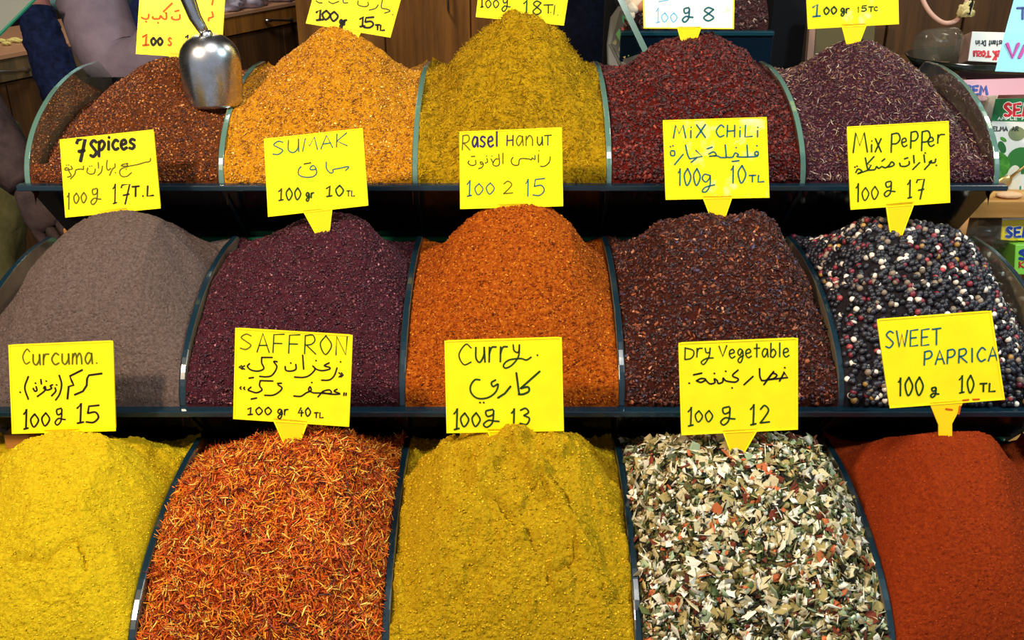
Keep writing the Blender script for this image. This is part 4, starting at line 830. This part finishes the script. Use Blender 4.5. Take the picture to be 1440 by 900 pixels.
wr(T('AMPLE FLA', 1403, 164.5, 1452, 168.5, 0, .9), p0, n1, 'white', t); wr(T('ELMA AR', 1396, 178, 1432, 184, 0, 1.2), p0, n1, 'dark', t); wr(T('H', 1434, 262, 1446, 276, 0, 1.6), p0, n1, 'green', t); wr(T('NET 100 G', 1371, 276, 1390, 279, 0, .8), p0, n1, 'dark', t) if 'G' in G else None
GOLD = plain('gold_spoon', srgb(196, 160, 96), metal=.7, rough=.3)
ts = thing('spoon', tuple(onplane(1408, 262, p0, n1)), 'gold coloured spoon lying against the apple carton', 'spoon')
V, Fc = ico(3); c = onplane(1407, 259, p0, n1)+n1*.006; sx = norm(onplane(1440, 232, p0, n1)-onplane(1400, 264, p0, n1)); sy = np.cross(n1, sx)
mk('bowl', c + V[:, :1]*.020*sx + V[:, 1:2]*.011*sy + V[:, 2:]*.004*n1, Fc, GOLD, ts, True); q = MB(); q.tube([c+sx*.016, c+sx*.04, c+sx*.11], [.003, .002, .0026], n=8); q.make('handle', GOLD, ts, True)
# pink carton behind
p0 = Py(1400, 130, ys_+.30); n2 = norm((0, -.9, .45))
t = panel_thing('pink_carton', [(1352, 112), (1490, 108), (1490, 142), (1350, 142)], p0, n2, .06, plain('pink_card', srgb(206, 138, 150), rough=.4), 'dusty pink carton lying flat behind the apple carton', 'carton')
wr(T('SEM', 1358, 121, 1388, 133, 0, 3.2), p0, n2, 'blue', t)
# stacked glasses
m, nt, b = nodes('clear_plastic'); gl = nt.nodes.new('ShaderNodeBsdfGlass'); gl.inputs['IOR'].default_value = 1.25; gl.inputs['Roughness'].default_value = .05; gl.inputs['Color'].default_value = (.93, .93, .9, 1)
tr = nt.nodes.new('ShaderNodeBsdfTransparent'); mx = nt.nodes.new('ShaderNodeMixShader'); mx.inputs[0].default_value = .25; nt.links.new(tr.outputs[0], mx.inputs[1]); nt.links.new(gl.outputs[0], mx.inputs[2]); 
m2 = nt.nodes.new('ShaderNodeMixShader'); m2.inputs[0].default_value = .05; b.inputs['Base Color'].default_value = (*srgb(190, 180, 160), 1); setp(b, rough=.2, spec=.6); nt.links.new(mx.outputs[0], m2.inputs[1]); nt.links.new(b.outputs[0], m2.inputs[2]); nt.links.new(m2.outputs[0], nt.nodes['Material Output'].inputs[0]); CLEAR = m
def lathe(prof, base, axis, name, mat, parent=None, n=28):
    axis = norm(axis); e = np.cross(axis, (0, 1., 0)) if abs(axis[1]) < .9 else np.cross(axis, (1., 0, 0)); e = norm(e); f_ = np.cross(axis, e); V = []
    for r, z in prof:
        for k in range(n): a = 2*PI*k/n; V.append(np.array(base)+axis*z+(e*math.cos(a)+f_*math.sin(a))*r)
    Fc = [(i*n+k, i*n+(k+1) % n, (i+1)*n+(k+1) % n, (i+1)*n+k) for i in range(len(prof)-1) for k in range(n)]
    return mk(name, V, Fc, mat, parent, True)
CUP = lambda r, hh: [(.001, .002), (r*.8, .002), (r*.82, .006), (r, hh), (r*.95, hh), (r*.77, .008), (.001, .008)]
for k, (px, py) in enumerate([(1362, 276), (1357, 240), (1353, 205)]):
    c = Py(px, py, ys_+.10); c[2] = zt+.001+k*.045
    o = lathe(CUP(.028, .062), c, (0, 0, 1), 'glass_tumbler', CLEAR); meta(o, ['small glass tumbler on the pine shelf, bottom of the stack', 'small glass tumbler in the middle of the stack beside the apple carton', 'small glass tumbler topmost of the stack beside the apple carton'][k], 'glass', 'glasses stacked beside the apple carton')
# tray with clear cup and upside-down carton
yt = 1.98; tz = Py(1360, 92, yt)
t = thing('serving_tray', tuple(tz), 'dark smoked glass tray holding a clear cup and white carton', 'tray')
c0 = Py(1395, 88, yt+.04); TR = plain('smoked_glass', srgb(26, 30, 22), rough=.12, spec=.7)
V = []; prof = [(0, 0), (.10, 0), (.15, .004), (.178, .026), (.182, .026), (.155, -.003), (.10, -.008), (0, -.008)]; NN = 48
for r, z in prof:
    for k in range(NN): a = 2*PI*k/NN; V.append(c0+np.array((r*math.cos(a)*.95, r*math.sin(a)*.62, z-.012)))
Fc = [(i*NN+k, i*NN+(k+1) % NN, (i+1)*NN+(k+1) % NN, (i+1)*NN+k) for i in range(len(prof)-1) for k in range(NN)]
mk('dish', V, Fc, TR, t, True)
q = MB(); q.tube([c0+(0, .02, -.022), c0+(0, .02, -.10)], [.03, .05], n=20); q.make('foot', TR, t, True)
t2 = thing('side_shelf', (1.1, 2.2, 0), 'dim wooden ledge under the smoked tray at right', 'shelf'); q = MB(); q.box((.82, 1.93, c0[2]-.13), (1.7, 2.7, c0[2]-.105)); q.make('board', DW, t2); q = MB(); q.box((1.3, 2.1, 0), (1.6, 2.6, c0[2]-.13)); q.make('support', DW, t2)
cc = Py(1298, 66, yt); o = lathe([(.001, 0), (.026, 0), (.033, .006), (.036, .05), (.036, .075), (.034, .075), (.034, .05), (.031, .008), (.001, .004)], cc, norm((.9, .42, -.05)), 'plastic_cup', CLEAR); meta(o, 'clear plastic cup lying on its side in the tray', 'cup')
p0 = Py(1390, 86, yt-.03); n3 = norm((.05, -.93, .36))
t = panel_thing('white_carton', [(1367, 44), (1440, 46), (1440, 90), (1361, 86)], p0, n3, .04, WHITEC, 'white drink carton standing upside down in the tray', 'carton', side=plain('pale_pink_side', srgb(170, 130, 112), rough=.5))
def flip(strokes, cx, cy): return [([np.array((2*cx-p[0], 2*cy-p[1])) for p in s], w_) for s, w_ in strokes]
wr(flip(T('ceK', 1371.5, 70, 1388, 82, 0, 2.3) + T('T', 1391, 74, 1398, 82, 0, 2.3) + T('o', 1398.5, 70, 1404, 82, 0, 2.3) + T('z', 1404.5, 70, 1409, 82, 0, 2.3) + T('u', 1409.5, 70, 1415, 82, 0, 2.3), 1392, 77), p0, n3, 'red', t)
wr(flip(T('Instant', 1375, 53, 1398, 61, 0, 1.1) + T('Drin', 1402, 53, 1416, 61, 0, 1.1), 1394, 59), p0, n3, 'dark', t)
# cable
CB = plain('pink_cable', srgb(206, 160, 140), rough=.5); o_ = 2.3
q = MB(); q.tube(smooth_pts([P(1290, -30, o_), P(1298, 0, o_), P(1310, 20, o_), P(1327, 32, o_), P(1343, 30, o_), P(1352, 20, o_), P(1358, 8, o_), P(1366, -30, o_)]), .0055, n=10); t = thing('cable', tuple(P(1330, 33, o_)), 'pinkish power cable looping down in front of the dark cabinet', 'cable'); q.make('cord', CB, t, True)
blob(P(1358, 16, o_-.02), (.016, .012, .02), 4, 'tie', plain('cream_tape', srgb(206, 190, 130), rough=.4), parent=t, amp=.8); q = MB(); q.tube([P(1366, -20, o_-.03), P(1366, 4, o_-.03), P(1361, 20, o_-.03)], .005, n=8); q.make('black_lead', M['black'], t, True)
# blue paper
pp = P(1410, 90, 1.62); n4 = norm((-.1, -.9, .42))
t = thing('paper_sign', tuple(onplane(1398, 101, pp, n4)), 'light blue paper sign folded across, cut by the right edge', 'paper sign')
PB = plain('blue_paper', srgb(150, 214, 236), rough=.7); PB2 = plain('blue_paper_lower', srgb(142, 206, 232), rough=.7)
q = MB(); q.prism([onplane(*c, pp, n4) for c in [(1431, -20), (1500, -20), (1500, 48), (1413, 46.5)]], -n4*.0006); q.make('upper_half', PB, t)
q = MB(); q.prism([onplane(*c, pp, n4)+n4*e for c, e in [((1413, 46.5), 0), ((1500, 48), 0), ((1500, 105), .004), ((1398, 101), .004)]], -n4*.0006); q.make('lower_half', PB2, t)
wr(T('T', 1430, 11, 1446, 27, 0, 2.6), pp, n4, 'navy', t); wr(T('V', 1415, 62, 1431, 82, 0, 3.2) + [([np.array((1441, 63)), np.array((1432, 82))], 3.2)], pp, n4, 'pink', t, .0052)
# cartons below the shelf
p0 = Py(1420, 338, ys_+.01); n5 = norm((0, -.97, .2)); ya = p0
t = panel_thing('yellow_carton', [(1409, 309), (1490, 307), (1490, 340), (1407, 338)], p0, n5, .09, plain('yellow_card', srgb(250, 214, 20), rough=.4), 'yellow fronted white carton with blue lettering below the pine shelf', 'carton', side=plain('grey_card', srgb(170, 168, 160), rough=.5))
wr(T('SEM', 1414, 320, 1450, 333, 0, 4.6), p0, n5, 'white', t, .0008); wr(T('SEM', 1414, 320, 1450, 333, 0, 3.6), p0, n5, 'blue', t)
patch([(1409, 306.8), (1490, 304.6), (1490, 307.6), (1409, 309.6)], p0, n5, .0006, WHITEC, t)
o = blob(Py(1417, 283, ys_+.02)+(0, 0, .006), (.022, .012, .006), 3, 'almond', plain('pale_almond', srgb(226, 176, 130), rough=.6), 'pale almond lying on the front of the pine shelf', 'almond', amp=.1); o.location.z = zt+.001
p0 = Py(1440, 384, ys_-.02)
t = panel_thing('green_carton', [(1428, 344), (1490, 342), (1490, 388), (1426, 386)], p0, n5, .08, plain('lime_card', srgb(140, 212, 70), rough=.4), 'lime green carton with blue and red lettering below the yellow one', 'carton')
wr(T('S', 1433, 352, 1445, 364, 0, 3.6), p0, n5, 'blue', t); wr(T('KI', 1433, 368, 1446, 376, 0, 1.8), p0, n5, 'red', t)
t = thing('lower_rack', (1.1, 1.6, 0), 'dim wooden rack standing behind the packets below the shelf', 'shelf'); q = MB(); q.box((.83, 1.78, 0), (1.34, 1.80, zb_-.003)); q.make('back_board', plain('dusty_brown_board', srgb(120, 96, 72), rough=.7), t)
for zz in (.975, .80): q = MB(); q.box((.83, 1.50, zz-.02), (1.34, 1.78, zz)); q.make('board', SHW, t)
# crumpled clear bags and lying glasses below the shelf
for k, (px, py, sx, sz) in enumerate([(1376, 334, .055, .026), (1404, 366, .05, .03), (1415, 415, .045, .04)]):
    c = Py(px, py, ys_+.02+.02*k); o = blob(c, (sx, .03, sz), k+30, 'clear_bag', CLEAR, ['crumpled clear plastic bag beside the yellow carton', 'crumpled clear plastic bag beside the lime green carton', 'crumpled clear plastic bag under the lime green carton'][k], 'bag', 'clear bags below the shelf', amp=.6)
o = lathe([(.001, 0), (.016, 0), (.018, .004), (.018, .04), (.001, .04)], Py(1341, 334, ys_+.0), (0, 0, 1), 'orange_cap', plain('orange_wood', srgb(226, 150, 84), rough=.5)); meta(o, 'small orange wooden jar lid behind the peppercorn bin', 'lid')
# stall side posts of orange wood at left
for k, (a, b_, lab) in enumerate([((88, 322, 1.72), (99, 345, 1.72), 'short orange wooden block beside the grey heap under the back tier'), ((4, 612, 1.42), (40, 650, 1.42), 'orange brown wooden block beside the turmeric heap under the middle tier')]):
    p = P(*a); q_ = P(*b_); q = MB(); q.box((p[0], p[1], q_[2]-.02), (q_[0], p[1]+.05, p[2])); meta(bevel(q.make('wooden_block', SHW), .002), lab, 'block')
